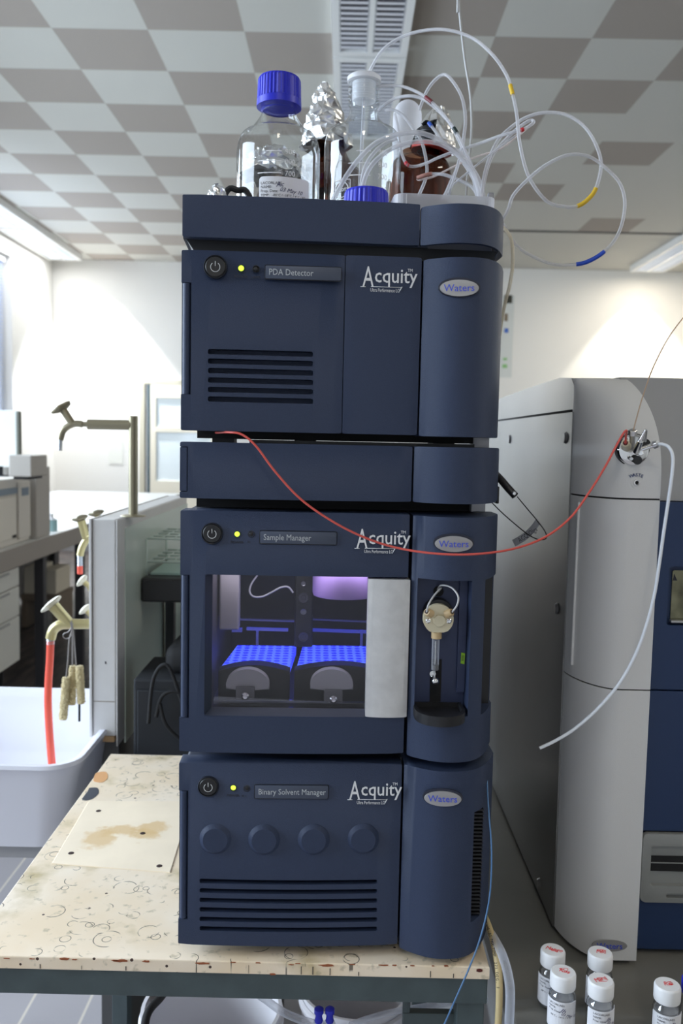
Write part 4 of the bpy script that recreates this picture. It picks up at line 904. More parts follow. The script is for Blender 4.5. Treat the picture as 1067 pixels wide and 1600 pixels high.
z1_ = zA_(238); bm = NB(); lathe(bm, [(.020, z1_), (.0285, z1_+.001), (.0285, z1_+.0075), (.022, z1_+.009)], 48, MT); obj('red_ring', bm, mat('red_plastic_ring', (.42, .03, .02), .35), t, True)
bm = NB(); z2_ = zA_(202); prr = [(0, z2_+.002), (.020, z2_), (.0235, z2_-.004)]
for q in range(5): zz_ = z2_-.005-q*.0038; prr += [(.0250, zz_), (.0262, zz_-.0014), (.0250, zz_-.0030)]
prr += [(.0262, z1_+.009), (0, z1_+.009)]; lathe(bm, prr, 48, MT); obj('black_cap', bm, black, t, True)
zf0 = zA_(166); zf1 = zA_(205); zf2 = zA_(238)
bm = NB(); rnd = random.Random(11); sg = 30; rr_ = []
prf = [(.003, zf0), (.009, zf0-.002), (.016, zf0-.012), (.022, z2_+.006), (.0275, z2_-.002), (.0295, z2_-.010), (.031, z2_-.018), (.034, z2_-.027)]
for r0_, zz_ in prf:
    rr_.append([bm.verts.new(MT @ Vector(((r0_+rnd.uniform(-.0022, .0022))*cos(2*pi*q/sg)+.003, (r0_+rnd.uniform(-.0022, .0022))*sin(2*pi*q/sg), zz_+rnd.uniform(-.002, .002)))) for q in range(sg)])
for i_, (a, b_) in enumerate(zip(rr_, rr_[1:])):
    for q in range(sg):
        an = (q+.5)/sg*360     # open towards the front left so the cap shows
        if i_ >= 3 and 175 < an < 268: continue
        bm.faces.new((a[q], a[(q+1) % sg], b_[(q+1) % sg], b_[q]))
bm.faces.new(rr_[0]); obj('foil_cover', bm, foil, t)
p = aty(515, 205, 1.255); t, H4 = amber_bottle('amber glass bottle wrapped in crumpled foil, between the two clear bottles', p.x+.002, p.y, p.z+.012)
foil_cap('foil_cover', [(.003, H4+.052), (.010, H4+.042), (.019, H4+.024), (.026, H4+.004), (.032, H4-.014), (.037, H4-.034)], Matrix.Translation((.004, 0, 0)) @ Matrix.Rotation(radians(-3), 4, 'Y'), t, 9, .0042, 20, 4)
p = aty(470, 232, 1.20)
# second foil-topped amber bottle seen through the front bottle
p = aty(452, 250, 1.195); t, H5 = amber_bottle('amber glass bottle with foil top, seen through the blue-capped bottle', p.x-.020, p.y, p.z, R=.043)
foil_cap('foil_cover', [(.003, H5+.012), (.012, H5+.012), (.028, H5+.006), (.040, H5-.008), (.047, H5-.024)], Matrix.Identity(4), t, 12, .005)
# round milky flask cap behind
p = aty(640, 205, 1.33); t = thing('plastic_bottle', 'round-shouldered milky white plastic bottle behind the red-ringed amber bottle', 'bottle', (p.x-.004, p.y, TRZ+.0002))
Hh = aty(640, 157, 1.33).z-TRZ
bm = NB(); lathe(bm, [(0, 0), (.020, 0), (.0215, .004), (.0215, Hh-.03)]+[(.0215*cos(a*pi/16), Hh-.024+.024*sin(a*pi/16)) for a in range(1, 8)]+[(0, Hh)], 48); obj('bottle_body', bm, milky('milky_polypropylene', (0, 0, 0)), t, True)
# small foil twist at the far left of the tray and black strap
p = aty(340, 300, .99); t = thing('foil_scrap', 'small crumpled foil scrap at the left end of the top tray', 'foil', (p.x, p.y, TRZ+.0002))
hh = aty(340, 291, .99).z-TRZ
foil_cap('foil', [(.002, 0), (.012, .004), (.011, hh*.5), (.009, hh*.9), (.002, hh)], Matrix.Identity(4), t, 5, .003)
p = aty(372, 300, 1.0); bm = NB(); zt = aty(372, 296, 1.0).z
P = [Vector((p.x-.03, 1.0, TRZ+.004)), Vector((p.x-.014, 1.0, zt-.004)), Vector((p.x, 1.0, zt-.001)), Vector((p.x+.012, 1.0, zt-.006)), Vector((p.x+.03, 1.0, TRZ+.004))]
sweep(bm, catmull(P, 6), .0035, 8); tag(obj('cable_loop', bm, black, None, True), 'black cable loop just showing over the left rim of the top tray', 'cable')
# blue cap lying on the tray in front of the threaded bottle
p = aty(572, 317, 1.0); zt = aty(572, 300, 1.0).z
t = thing('reagent_bottle', 'short bottle with ribbed blue cap just showing above the top tray rim', 'bottle', (p.x, 1.0, TRZ+.0002))
hh = zt-TRZ
obj('cap', blue_cap_bm(.0255, .026, 30, hh-.026), blue_cap, t)
bm = NB(); lathe(bm, [(0, 0), (.026, 0), (.027, .002), (.027, max(.004, hh-.030)), (.020, hh-.0265), (0, hh-.0265)], 32); obj('bottle_body', bm, glass, t, True)
# grey clip at the right of the tub
bm = NB(); p = aty(766, 308, 1.0); add_box(bm, (p.x-.003, .998, TRZ+.008), (p.x+.004, 1.006, aty(766, 301, 1.0).z), .0015); tag(obj('metal_clip', bm, mat('dull_metal', (0, 0, 0)), None), 'small grey metal clip beside the tubing at the right rim of the tray', 'clip')

# ---- tubing
TG = 'solvent tubes on the top tray'
R_ = .0019
def solvent_tube(px, Y, label, r=R_, marks=(), m=None, group=None):
    P = [aty(p[0], p[1], p[2] if len(p) > 2 else Y) for p in px]; o = tube('solvent_tube', P, r, m or tube_m, None, 8)
    tag(o, label, 'tube', group)
    C = catmull(P, 8)
    for (i0, i1, mm, nm) in marks:
        bm = NB(); seg = C[int(i0*8):int(i1*8)+1]; sweep(bm, seg, r*1.32, 10); obj(nm, bm, mm, o, True, 60)
    return o
yel = mat('yellow_sleeve', srgb(214, 176, 40), .5); dred = mat('dark_red_marker', srgb(110, 24, 34), .5); dgr = mat('black_green_marker', srgb(22, 40, 40), .5)
blu = mat('blue_sleeve', srgb(28, 74, 190), .45); brn = mat('brown_sleeve', srgb(166, 116, 104), .5); redm = mat('red_marker', srgb(190, 40, 50), .5)
solvent_tube([(573, 126, 1.157), (579, 108, 1.15), (601, 75, 1.13), (640, 53, 1.11), (690, 46, 1.08), (735, 58, 1.06), (768, 84, 1.04), (790, 115, 1.03), (799, 140, 1.02), (807, 177, 1.01), (812, 224, 1.0), (826, 276, 1.0), (854, 314, 1.0), (882, 323, 1.0), (902, 322, 1.0), (918, 312, 1.0), (931, 294, 1.0), (939, 257, 1.0), (930, 224, 1.0), (911, 196, 1.01), (883, 179, 1.02), (850, 176, 1.03), (821, 184, 1.04), (797, 200, 1.05), (778, 219, 1.05), (764, 248, 1.05), (755, 281, 1.04), (752, 312, 1.02)], 1.0, 'long clear tube arching high from the stoppered bottle, with a yellow tag and yellow sleeve', .0019, [(7.8, 8.35, yel, 'yellow_tag'), (14, 16, yel, 'yellow_sleeve')])
solvent_tube([(775, 360, 1.04), (793, 329, 1.0), (802, 305, .99), (826, 279, .985), (854, 257, .98), (888, 242, .98), (921, 245, .98), (949, 265, .98), (968, 286, .98), (976, 314, .98), (972, 348, .98), (961, 374, .98), (944, 393, .98), (922, 407, .98), (900, 413, .98), (864, 413, .985), (831, 400, .99), (812, 388, .99), (801, 376, 1.0), (786, 350, 1.05)], 1.0, 'clear tube looping out right of the tray with a blue sleeve', .0018, [(12, 14, blu, 'blue_sleeve')])
solvent_tube([(783, 352, 1.03), (795, 366, 1.0), (800, 381, .99), (801, 414, .99), (796, 447, .99), (790, 470, 1.0), (784, 500, 1.03), (779, 540, 1.06)], 1.0, 'yellowed clear tube hanging down the right side of the detector', .0019, m=milky('yellowed_tubing', (.85, .78, .62), .5))
solvent_tube([(655, 172, 1.2), (664, 148, 1.19), (675, 130, 1.18), (689, 118, 1.17), (700, 119, 1.16), (714, 137, 1.15), (723, 157, 1.14), (727, 185, 1.13), (725, 210, 1.12), (721, 235, 1.10), (714, 262, 1.08), (704, 285, 1.06), (694, 308, 1.04)], 1.1, 'clear tube making a narrow pointed arch above the foil-covered amber bottle', .0021)
solvent_tube([(590, 135, 1.157), (606, 134, 1.15), (628, 135, 1.14), (652, 144, 1.12), (669, 155, 1.10), (684, 169, 1.09), (699, 187, 1.08), (712, 205, 1.07), (724, 229, 1.06), (738, 262, 1.05), (752, 308, 1.03)], 1.1, 'clear tube with dark red and black markers sloping right from the stoppered bottle', .0019, [(3.8, 4.45, dred, 'dark_red_marker'), (6.75, 7.2, dgr, 'black_marker')])
solvent_tube([(592, 172, 1.16), (600, 165, 1.15), (617, 154, 1.14), (639, 150, 1.12), (657, 153, 1.11), (672, 162, 1.10), (690, 178, 1.09), (705, 196, 1.08), (720, 226, 1.07), (735, 262, 1.06), (746, 308, 1.04)], 1.1, 'clear tube rising over the white bottle just below the red-marked tube', .0021)
solvent_tube([(518, 318, 1.06), (529, 296, 1.05), (543, 272, 1.045), (561, 248, 1.04), (586, 224, 1.04), (616, 211, 1.04), (650, 207, 1.04), (674, 213, 1.04), (696, 225, 1.04), (718, 240, 1.04), (735, 260, 1.04), (748, 282, 1.04), (757, 315, 1.03)], 1.04, 'thick clear tube curving over from the left side of the stoppered bottle', .0028)
solvent_tube([(566, 312, 1.03), (566, 296, 1.03), (571, 276, 1.03), (583, 255, 1.03), (607, 235, 1.03), (635, 224, 1.03), (660, 221, 1.03), (684, 224, 1.03), (704, 234, 1.03), (725, 252, 1.03), (741, 276, 1.03), (751, 315, 1.02)], 1.03, 'thick clear tube curving up from the blue cap, inner one of the pair', .0026)
solvent_tube([(562, 312, 1.035), (565, 284, 1.035), (570, 262, 1.035), (580, 244, 1.035), (598, 226, 1.04), (620, 216, 1.04)], 1.03, 'short clear tube rising behind the blue cap to join the thick pair', .0022)
solvent_tube([(617, 178, 1.13), (622, 201, 1.12), (625, 221, 1.12), (628, 241, 1.11), (636, 257, 1.10), (648, 260, 1.10), (666, 255, 1.09), (681, 248, 1.08), (701, 240, 1.07), (728, 231, 1.06), (752, 223, 1.05), (779, 213, 1.03), (800, 207, 1.02), (818, 202, 1.02), (833, 192, 1.02), (831, 188, 1.03), (822, 191, 1.03), (800, 208, 1.04), (775, 235, 1.05), (762, 262, 1.05), (752, 310, 1.03)], 1.1, 'clear tube with two red bands bending sharply before the amber bottle', .0018, [(3.85, 4.0, redm, 'red_band'), (4.2, 4.35, redm, 'red_band'), (12.75, 13.1, redm, 'red_band')])
solvent_tube([(603, 172, 1.18), (615, 172, 1.16), (630, 181, 1.15), (644, 199, 1.14), (657, 218, 1.13), (664, 241, 1.12), (667, 265, 1.11), (664, 282, 1.10), (654, 306, 1.08)], 1.1, 'clear tube falling straight down in front of the amber bottle', .0020)
solvent_tube([(652, 280, 1.10), (656, 281, 1.09), (674, 277, 1.09), (690, 270, 1.08), (720, 255, 1.07), (750, 243, 1.06), (779, 234, 1.05), (805, 216, 1.04), (826, 198, 1.03)], 1.1, 'thin pinkish clear tube fanning out to the upper right from the amber bottle', .0012, m=milky('pinkish_tubing', (.86, .76, .74), .5))
solvent_tube([(652, 278, 1.085), (664, 274, 1.08), (675, 272, 1.08), (694, 273, 1.07), (718, 282, 1.06), (738, 293, 1.05), (748, 312, 1.04)], 1.1, 'clear tube with a brown sleeve lying across the amber bottle', .0020, [(0, 2, brn, 'brown_sleeve')])
solvent_tube([(690, 312, 1.06), (700, 296, 1.06), (730, 270, 1.05), (770, 238, 1.04), (800, 216, 1.04), (818, 204, 1.04)], 1.05, 'thin clear tube rising straight to the upper right from the tub', .0012)
solvent_tube([(700, 314, 1.05), (703, 298, 1.05), (712, 270, 1.05), (717, 250, 1.055), (722, 232, 1.06)], 1.05, 'short clear tube rising from the tub into the bundle', .0015)
solvent_tube([(670, 192, 1.185), (680, 205, 1.17), (692, 222, 1.14), (712, 240, 1.10), (730, 264, 1.07), (744, 290, 1.05), (752, 314, 1.03)], 1.1, 'clear tube with a small blue marker leaving the foil cover', .0019, [(-0, .5, mat('blue_marker', srgb(30, 84, 190), .5), 'blue_marker')])
P = [(716, -30), (717, 0), (719, 30), (726, 91), (735, 150), (737, 200), (734, 238), (730, 280), (728, 330)]
P = [Vector((aty(714, -60, 1.3).x-.01, 1.3, ZC-.002)), Vector((aty(715, -60, 1.3).x, 1.3, 2.6))]+[aty(x_, y_, 1.3) for x_, y_ in P]
tag(tube('hanging_cord', P, .0018, mat('grey_cord', (.42, .42, .42), .5)), 'thin grey cord hanging from the ceiling behind the tubes', 'cord')

# ---- red tube across the front, black arm and wire loop
redt = mat('red_peek_tube', srgb(206, 84, 74), .35)
P = [(335, 676, .95), (343, 676, .91), (358, 675.5, .885), (378, 679, .878), (400, 697, .876), (430, 737, .875), (470, 780, .875), (520, 815, .873), (570, 840, .872), (620, 856, .87), (680, 865, .86), (740, 866, .855), (800, 858, .86), (850, 840, .87), (890, 810, .88), (920, 770, .89), (945, 730, .90), (962, 698, .905), (974, 677, .905), (979, 673, .905), (978, 680, .915), (977, 692, .925)]
tag(ptube('red_capillary', P, .87, .0012, redt), 'long red tube sagging across the stack from the detector to the white instrument', 'tube')
arm = ptube('column_lever', [(768, 735, .98), (781, 748, .965), (793, 762, .955), (805, 775, .95)], .95, .0042, black)
tag(arm, 'short black lever with a hole sticking out at the right of the thin column module', 'lever')
p = aty(803, 771, .945); bm = NB(); lathe(bm, [(0, .0012), (.0015, .0012), (.0025, 0)], 16, Matrix.Translation(p) @ RX); obj('arm_rivet', bm, chrome, arm, True)
wl = ptube('black_wire', [(808, 776, .945), (822, 793, .94), (838, 812, .93), (850, 828, .925), (854, 838, .92), (850, 843, .92), (838, 842, .92), (822, 833, .925), (800, 815, .935), (782, 799, .95), (768, 785, .97)], .94, .0006, blackm)
tag(wl, 'thin black wire loop hanging from the black arm at the right of the stack', 'wire')
a = aty(804, 853, .935); b = aty(836, 830, .93); c = aty(842, 812, .93)
lab = thing('tube_tag', 'bent grey paper tag with handwriting on the black wire loop', 'tag', a)
bm = NB(); rows = []
for q in range(9):
    u = q/8; pxx = 803+38*u; pyy = 848-20*u-14*u**3; nx, ny = .42, .9
    s = 8; lo = aty(pxx+nx*s*.6, pyy+ny*s*.8, .934-.004*u); hi = aty(pxx-nx*s*.9, pyy-ny*s*.6, .934-.004*u); rows.append((bm.verts.new(lo-a), bm.verts.new(hi-a)))
for (p0, p1), (q0, q1) in zip(rows, rows[1:]): bm.faces.new((p0, q0, q1, p1))
bmesh.ops.solidify(bm, geom=list(bm.faces), thickness=.0004); obj('tag_sheet', bm, mat('grey_tag', (.32, .33, .36), .6), lab)
bm = NB(); b2 = text_bm('ACQ Olga', .0075, 'LEFT', ext=0); p = aty(812, 848, .926)-a
merge(bm, b2, Matrix.Translation(p) @ RX @ Matrix.Rotation(radians(36), 4, 'Z') @ Matrix.Diagonal((.72, 1, 1, 1))); obj('tag_writing', bm, blackp, lab)

# ================================================================== RIGHT INSTRUMENT
SXL = .275; YFR = .966; ZT2 = 1.5145; BZ2 = BZ+.006
ins = thing('mass_spectrometer', 'large white and navy instrument with bare metal side on the grey bench', 'laboratory instrument', (.6, YFR, BZ))
il = ins.location.copy()
def io(name, bm, m, smooth=False, ang=35, parent=None):
    bm.transform(Matrix.Translation(-il)); return obj(name, bm, m, parent or ins, smooth, ang)
XR2 = .3555
# side panel (bare metal) and its lid
zs = 1.485
side_m = mat('bare_metal_side', (.24, .24, .24), .30, .85, bump=.05, bscale=300, vary=.06, vscale=6)
bm = NB(); prism(bm, [(1.035, BZ2), (2.1, BZ2), (2.1, 1.4805), (1.045, 1.4805)], SXL-.0015, SXL+.01, 'X'); io('side_panel', bm, side_m)
bm = NB(); prism(bm, [(1.048, 1.4840), (2.1, 1.4840), (2.1, 1.512), (1.30, 1.526), (1.12, 1.527), (1.062, 1.522), (1.048, 1.512)], SXL, SXL+.012, 'X'); io('side_top_panel', bm, side_m)
bm = NB(); add_box(bm, (SXL+.0005, 1.045, 1.478), (SXL+.0115, 2.1, 1.486)); io('panel_gap', bm, blackm)
bm = NB(); prism(bm, [(1.04, BZ2), (2.1, BZ2), (2.1, 1.509), (1.30, 1.5235), (1.12, 1.5245), (1.05, 1.5155), (1.04, 1.49)], SXL+.012, XR2+.75, 'X'); io('housing', bm, mat('dark_housing', (.14, .14, .145), .5))
for px, py in ((797, 686), (884, 684), (870, 951), (843, 1381)):
    p = atx(px, py, SXL-.0015); bm = NB(); cyl(bm, (SXL-.0045, p.y, p.z), (SXL, p.y, p.z), .0065, .008, 24, bev=.001); io('panel_screw', bm, mat('panel_screw_metal', (.35, .35, .36), .35, .8) if py > 685 or px > 800 else black, True)
# white front tower: stacked cross-sections, rounded left edge, top curving back
def tower_y(z):
    u = max(0, (z-1.395)/(ZT2+.012-1.395)); return YFR+.105*(1-math.sqrt(max(0, 1-min(1, u)**2.6)))
def tower(z0, z1, n, name, mtl, inset=0, xr0=XR2):
    bm = NB(); rings = []
    zz = [z0+(z1-z0)*i/n for i in range(n+1)]
    for z in zz:
        y = min(tower_y(z)+inset, 1.042); xr = xr0-.022*max(0, (z-1.40)/(ZT2+.0065-1.40))**2.4; P = []
        # from side seam forward round the left corner to the front face, to the right edge
        Ysm = 1.046; K = 14
        for q in range(K+1):
            a = q/K*pi/2; P.append((SXL+inset*.7+.047*(1-cos(a))**.9, Ysm+inset*.6-(Ysm+inset*.6-y)*sin(a)**1.0))
        for q in range(1, 5): P.append((SXL+.047+(xr-SXL-.047)*q/4, y))
        P += [(xr, 1.10), (SXL+.004, 1.10)]
        rings.append([bm.verts.new((px, min(py, 1.10), z)) for px, py in P])
    for a, b in zip(rings, rings[1:]):
        for q in range(len(a)): bm.faces.new((a[q], a[(q+1) % len(a)], b[(q+1) % len(a)], b[q]))
    bm.faces.new(rings[0]); bm.faces.new(rings[-1][::-1]); return io(name, bm, mtl, True, 50)
zA = aty(1000, 780, YFR).z; zB = aty(980, 1078, YFR).z
tower(zA+.0010, ZT2+.0065, 26, 'tower_top', grey_paint)
tower(zB+.0008, zA-.0010, 2, 'tower_middle', grey_paint)
# rounded lower corners: lower tower
tower(BZ2, zB-.0008, 2, 'tower_lower', grey_paint)
for zq in (zA, zB):
    tower(zq-.0012, zq+.0012, 1, 'tower_seam', blackm, inset=.0016)
# shallow moulded ridge on the left of the middle tower
P = [Vector((atx(906, 800, SXL+.004).x, 0, 0))]
rid = [aty(905, 785, 1.012), aty(897, 900, 1.012), aty(892, 1000, 1.012), aty(893, 1030, 1.010), aty(899, 1042, 1.006)]
bm = NB(); sweep(bm, catmull([Vector((SXL+.0032, 1.0165, p.z)) for p in rid], 6), .0016, 10); io('moulded_ridge', bm, grey_paint, True)
# waste port, text
wc = aty(994, 754, YFR); bm = NB(); lathe(bm, [(0, .0006), (.0016, .0006), (.0022, .0016), (.0030, .0018), (.0036, .0012), (.0038, .0004), (.0065, .0003), (.0068, -.001)], 30, Matrix.Translation((wc.x, YFR, wc.z)) @ RX); wp = io('waste_port', bm, grey_paint, True)
bm = NB(); lathe(bm, [(.0018, .0019), (.0022, .0026), (.0032, .0024), (.0036, .0010)], 30, Matrix.Translation((wc.x, YFR, wc.z)) @ RX); io('port_ring', bm, chrome, True)
bm = NB(); lathe(bm, [(0, .0012), (.0017, .0012)], 20, Matrix.Translation((wc.x, YFR, wc.z)) @ RX); io('port_bore', bm, blackm)
bm = NB(); 
for i, ch_ in enumerate('WASTE'):
    a_ = radians(32-16*i); b2 = text_bm(ch_, .0052, 'CENTER'); merge(bm, b2, Matrix.Translation((wc.x-.0103*sin(a_), YFR-.0004, wc.z+.0085*cos(a_)-.0015)) @ RX @ Matrix.Rotation(a_*.55, 4, 'Z'))
io('port_lettering', bm, mat('slate_blue_print', srgb(50, 70, 120), .5))
# round steel probe flange with fittings
fc = aty(990, 703, YFR); ry = tower_y(fc.z); T4 = Matrix.Translation((fc.x, ry+.001, fc.z)) @ RX
fc_x = fc.x-.001
bm = NB(); lathe(bm, [(0, .006), (.0125, .0058), (.0165, .0045), (.0178, .0025), (.0178, -.004)], 48, T4); fl = io('probe_flange', bm, chrome, True)
bm = NB(); lathe(bm, [(.0176, .0018), (.0188, .0012), (.0190, -.004)], 48, T4); io('flange_gasket', bm, black, True)
def fit(name, a, b, r0, r1, m, seg=20, bev=.0004):
    A = aty(*a); B = aty(*b); bm = NB(); cyl(bm, A, B, r0, r1, seg, bev=bev); return io(name, bm, m, True)
fit('peek_fitting', (980, 699, .962), (977, 692, .928), .0050, .0042, beige)
fit('fitting_bore', (977, 692.5, .930), (977, 692, .9265), .0026, .0026, mat('dark_red_bore', (.12, .01, .01), .5), bev=.0002)
fit('steel_nut', (987, 701, .958), (988, 679, .945), .0032, .0032, steel, 12)
fit('hex_head', (988, 680, .9455), (988.4, 672, .943), .0046, .0046, steel, 6)
fit('lever_arm', (994, 705, .952), (1001, 688, .935), .0042, .0032, chrome, 12)
fit('lever_tip', (1001, 688, .936), (1009, 671, .93), .0030, .0012, chrome, 12)
fit('lever_tip', (1008, 690, .945), (1010, 671, .93), .0014, .0010, steel, 8)
fit('outlet_arm', (1003, 702, .950), (1022, 695, .94), .0028, .0028, chrome, 14)
fit('outlet_collar', (1021, 695.5, .942), (1028, 693, .938), .0044, .0040, steel, 14)
for px, py in ((1009, 693), (996, 719)): fit('black_hole', (px, py, .960), (px, py, .957), .0050, .0050, black, 20)
fit('flange_screw', (986, 717, .961), (986, 717, .957), .0022, .0022, steel, 12)
fit('flange_screw', (1001, 708, .961), (1001, 708, .956), .0030, .0030, chrome, 12)
# oval badge at the foot
bc = aty(952, 1477, YFR); k = YFR/F; bm = NB(); prism(bm, [(bc.x+29*k*cos(t_*pi/24), bc.z+10*k*sin(t_*pi/24)) for t_ in range(48)], YFR-.0010, YFR+.001, 'Y', bev=.0004); bd = io('badge', bm, badge, True)
bm = NB(); wtext(bm, 'Waters', 14*k, bc.x, bc.z-5*k, YFR-.0011, 'CENTER'); io('badge_lettering', bm, mat('badge_blue', (0, 0, 0)), parent=bd)
# grey upper cover and navy front to the right
zC = aty(1050, 782, YFR+.03).z
bm = NB(); prof = [(1.10, 1.524), (1.035, 1.5225), (1.012, 1.47), (1.0, 1.42), (.992, zC), (1.10, zC)]
prism(bm, prof, XR2-.030, XR2+.75, 'X', bev=.001); io('upper_cover', bm, mat('mid_grey_cover', srgb(160, 161, 163), .45, bump=.15, bscale=900), True, 30)
YN = YFR+.020
z1 = zC-.001; zm = aty(1045, 1079, YN).z; zp0 = aty(1045, 1408, YN).z; zp1 = aty(1045, 1301, YN).z
bm = NB(); add_box(bm, (XR2+.001, YN, zm+.0007), (XR2+.75, 1.10, z1), .001); up = io('navy_front_upper', bm, navy)
w0 = aty(1056, 893, YN); w1 = aty(1056, 972, YN)
o0 = aty(1044, 884, YN); 
c = NB(); prism(c, rrect(w0.x-.008, w0.x+.25, w1.z-.004, w0.z+.006, .004), YN-.02, YN+.012, 'Y'); c.transform(Matrix.Translation(-il)); cut(up, [c])
bm = NB(); prism(bm, rrect(w0.x, w0.x+.24, w1.z, w0.z, .002), YN+.0095, YN+.0118, 'Y'); io('viewing_window', bm, mat('brassy_window', srgb(120, 118, 96), .15, .8, vary=.5, vscale=40))
bm = NB(); add_box(bm, (w0.x-.002, YN+.001, w1.z-.0015), (w0.x+.24, YN+.009, w1.z+.0015), .001); io('window_ledge', bm, silver)
bm = NB(); prism(bm, [(w0.x+.0005, w0.z-.012), (w0.x+.0055, w0.z-.012), (w0.x+.002, w0.z-.004)], YN+.009, YN+.0096, 'Y'); io('warning_mark', bm, blackp)
bm = NB(); add_box(bm, (XR2+.0005, YN, zp1+.0015), (XR2+.75, 1.10, zm-.0007), .001); io('navy_front_middle', bm, navy)
bm = NB(); add_box(bm, (XR2+.0005, YN+.004, BZ2), (XR2+.75, 1.10, zp1-.002), .001); lo = io('navy_front_lower', bm, navy)
sxa = aty(1001, 1350, YN).x
bm = NB(); prism(bm, rrect(sxa, sxa+.30, zp0, zp1, .006), YN-.004, YN+.003, 'Y', bev=.0012); sp = io('silver_fascia', bm, mat('grey_fascia', srgb(150, 152, 150), .4, .2, bump=.1, bscale=900), True, 30)
s0 = aty(1018, 1322, YN-.004); s1 = aty(1020, 1384, YN-.004)
c = NB(); prism(c, rrect(s0.x, s0.x+.24, s1.z, s0.z, .004), YN-.02, YN+.0025, 'Y'); c.transform(Matrix.Translation(-il))
e0 = aty(1041, 1396, YN-.004); e1 = aty(1041, 1403, YN-.004); c2 = NB(); prism(c2, rrect(e0.x, e0.x+.1, e1.z, e0.z, .002), YN-.02, YN+.002, 'Y'); c2.transform(Matrix.Translation(-il)); cut(sp, [c, c2])
k = YN/F; g0 = aty(1018, 1338, YN).z; g1 = aty(1018, 1361, YN).z
bm = NB(); add_box(bm, (s0.x+.001, YN+.0003, g1), (s0.x+.235, YN+.0022, g0)); io('dark_slot', bm, blackm)
bm = NB(); zz = aty(1018, 1347.5, YN).z; add_box(bm, (s0.x+.001, YN-.0008, zz-.0006), (s0.x+.235, YN+.001, zz+.0006)); io('slot_divider', bm, mat('grey_fascia', (0, 0, 0)))
for x, y in ((SXL+.06, 1.05), (XR2+.6, 1.05), (SXL+.06, 2.0), (XR2+.6, 2.0)):
    bm = NB(); cyl(bm, (x, y, BZ+.0002), (x, y, BZ2+.001), .015); io('foot', bm, blackm)
# white drain tube and thin capillary on the probe
tag(ptube('drain_tube', [(1026, 694, .94), (1035, 694, .935), (1045, 699, .93), (1051, 713, .925), (1050, 740, .92), (1043, 790, .92), (1037, 830, .92), (1030, 880, .92), (1023, 925, .92), (1012, 970, .92), (994, 1020, .92), (968, 1067, .92), (935, 1106, .92), (900, 1137, .92), (870, 1156, .92), (843, 1169, .92)], .92, .0018, mat('white_tube', (.80, .84, .90), .35)), 'white tube hanging from the steel probe fitting to a free end', 'tube')
tag(ptube('amber_capillary', [(1085, 478, .90), (1067, 497, .905), (1043, 530, .91), (1020, 575, .92), (1004, 620, .93), (994, 655, .94), (989, 674, .943)], .92, .0006, mat('amber_capillary', srgb(190, 160, 130), .4)), 'thin tan capillary rising from the probe nut out of the right edge', 'tube')

# ================================================================== VIALS
def vial(px, py, label, hand, capw, rot=0, full=True, dark=False):
    c = atz(px, py, BZ+.0625); t = thing('sample_vial', label, 'vial', (c.x, c.y, BZ+.0003), 0, 'glass sample vials in front of the white instrument')
    R = .0138
    bm = NB(); lathe(bm, [(0, .0008), (R-.002, 0), (R, .002), (R, .036), (R-.001, .040), (R-.0045, .0445), (R-.0045, .048)], 40); obj('vial_body', bm, thin_glass('vial_glass', tint=(.93, .95, .97), edge=(.6, .64, .70), base=.10), t, True, 50)
    bm = NB(); lathe(bm, [(0, .0018), (R-.0025, .0018), (R-.0022, .037), (0, .037)], 30); obj('sample', bm, milky('vial_contents', (.62, .62, .64), .30), t, True)
    bm = NB(); n = 96; rings = []
    for zz, kk in ((.0465, .985), (.0475, 1), (.060, 1), (.0617, .96), (.0625, .90)):
        rings.append([bm.verts.new((.0132*kk*(1+(.008*(q % 2) if kk == 1 else 0))*cos(2*pi*q/n), .0132*kk*(1+(.008*(q % 2) if kk == 1 else 0))*sin(2*pi*q/n), zz)) for q in range(n)])
    for a, b in zip(rings, rings[1:]):
        for q in range(n): bm.faces.new((a[q], a[(q+1) % n], b[(q+1) % n], b[q]))
    bm.faces.new(rings[-1]); bm.faces.new(rings[0]); cap = obj('cap', bm, white_pl, t, True, 30)
    bm = NB(); rnd = random.Random(px)
    b = text_bm(hand, .0085, 'CENTER', ext=.0001, shear=.3); merge(bm, b, Matrix.Translation((0, -.002, .0627)) @ Matrix.Rotation(radians(rot), 4, 'Z') @ Matrix.Diagonal((.8, 1, 1, 1)))
    P = [Vector((rnd.uniform(-.006, .006), rnd.uniform(-.004, .005), .0627)) for _ in range(5)]; sweep(bm, catmull(P, 4), .00022, 5); obj('red_writing', bm, redp, cap)
    a0 = radians(rot*.6-8)
    wrapped_label(t, R+.0001, a0, -.019, .019, .006, .037, .001, [('LACORLABS', .0030, -.012, .033), ('NAME:', .0028, -.012, .0295), ('Prep. Date', .0028, -.012, .026), ('-80°C / -18°C / 4°C', .0026, -.010, .0205)], hand=[('Jh', .0068, .000, .0275, -18), ('03 May 10', .0040, .001, .0240, -14), ('ACN', .0044, -.001, .0115, -8)])
    return t
vial(880, 1518, 'clear vial with white cap and label, front left of the four close together', 'Kos', 40, -25)
vial(864, 1484, 'clear vial with white cap, leftmost and furthest from the camera edge', 'Mango', 40, -22)
vial(938, 1488, 'clear vial with white cap hiding the oval badge of the white instrument', 'MM', 40, -5)
vial(939, 1531, 'clear vial with white cap directly in front of the badge-hiding vial', 'Marq', 42, 25)
vial(1043, 1538, 'clear vial with white cap standing alone at the right', 'RZ', 42, 5)
p = atz(1078, 1575, BZ+.03); t = thing('sample_vial', 'clear vial lying mostly outside the right edge of the view', 'vial', (p.x+.004, p.y, BZ+.0003), 0, 'glass sample vials in front of the white instrument')
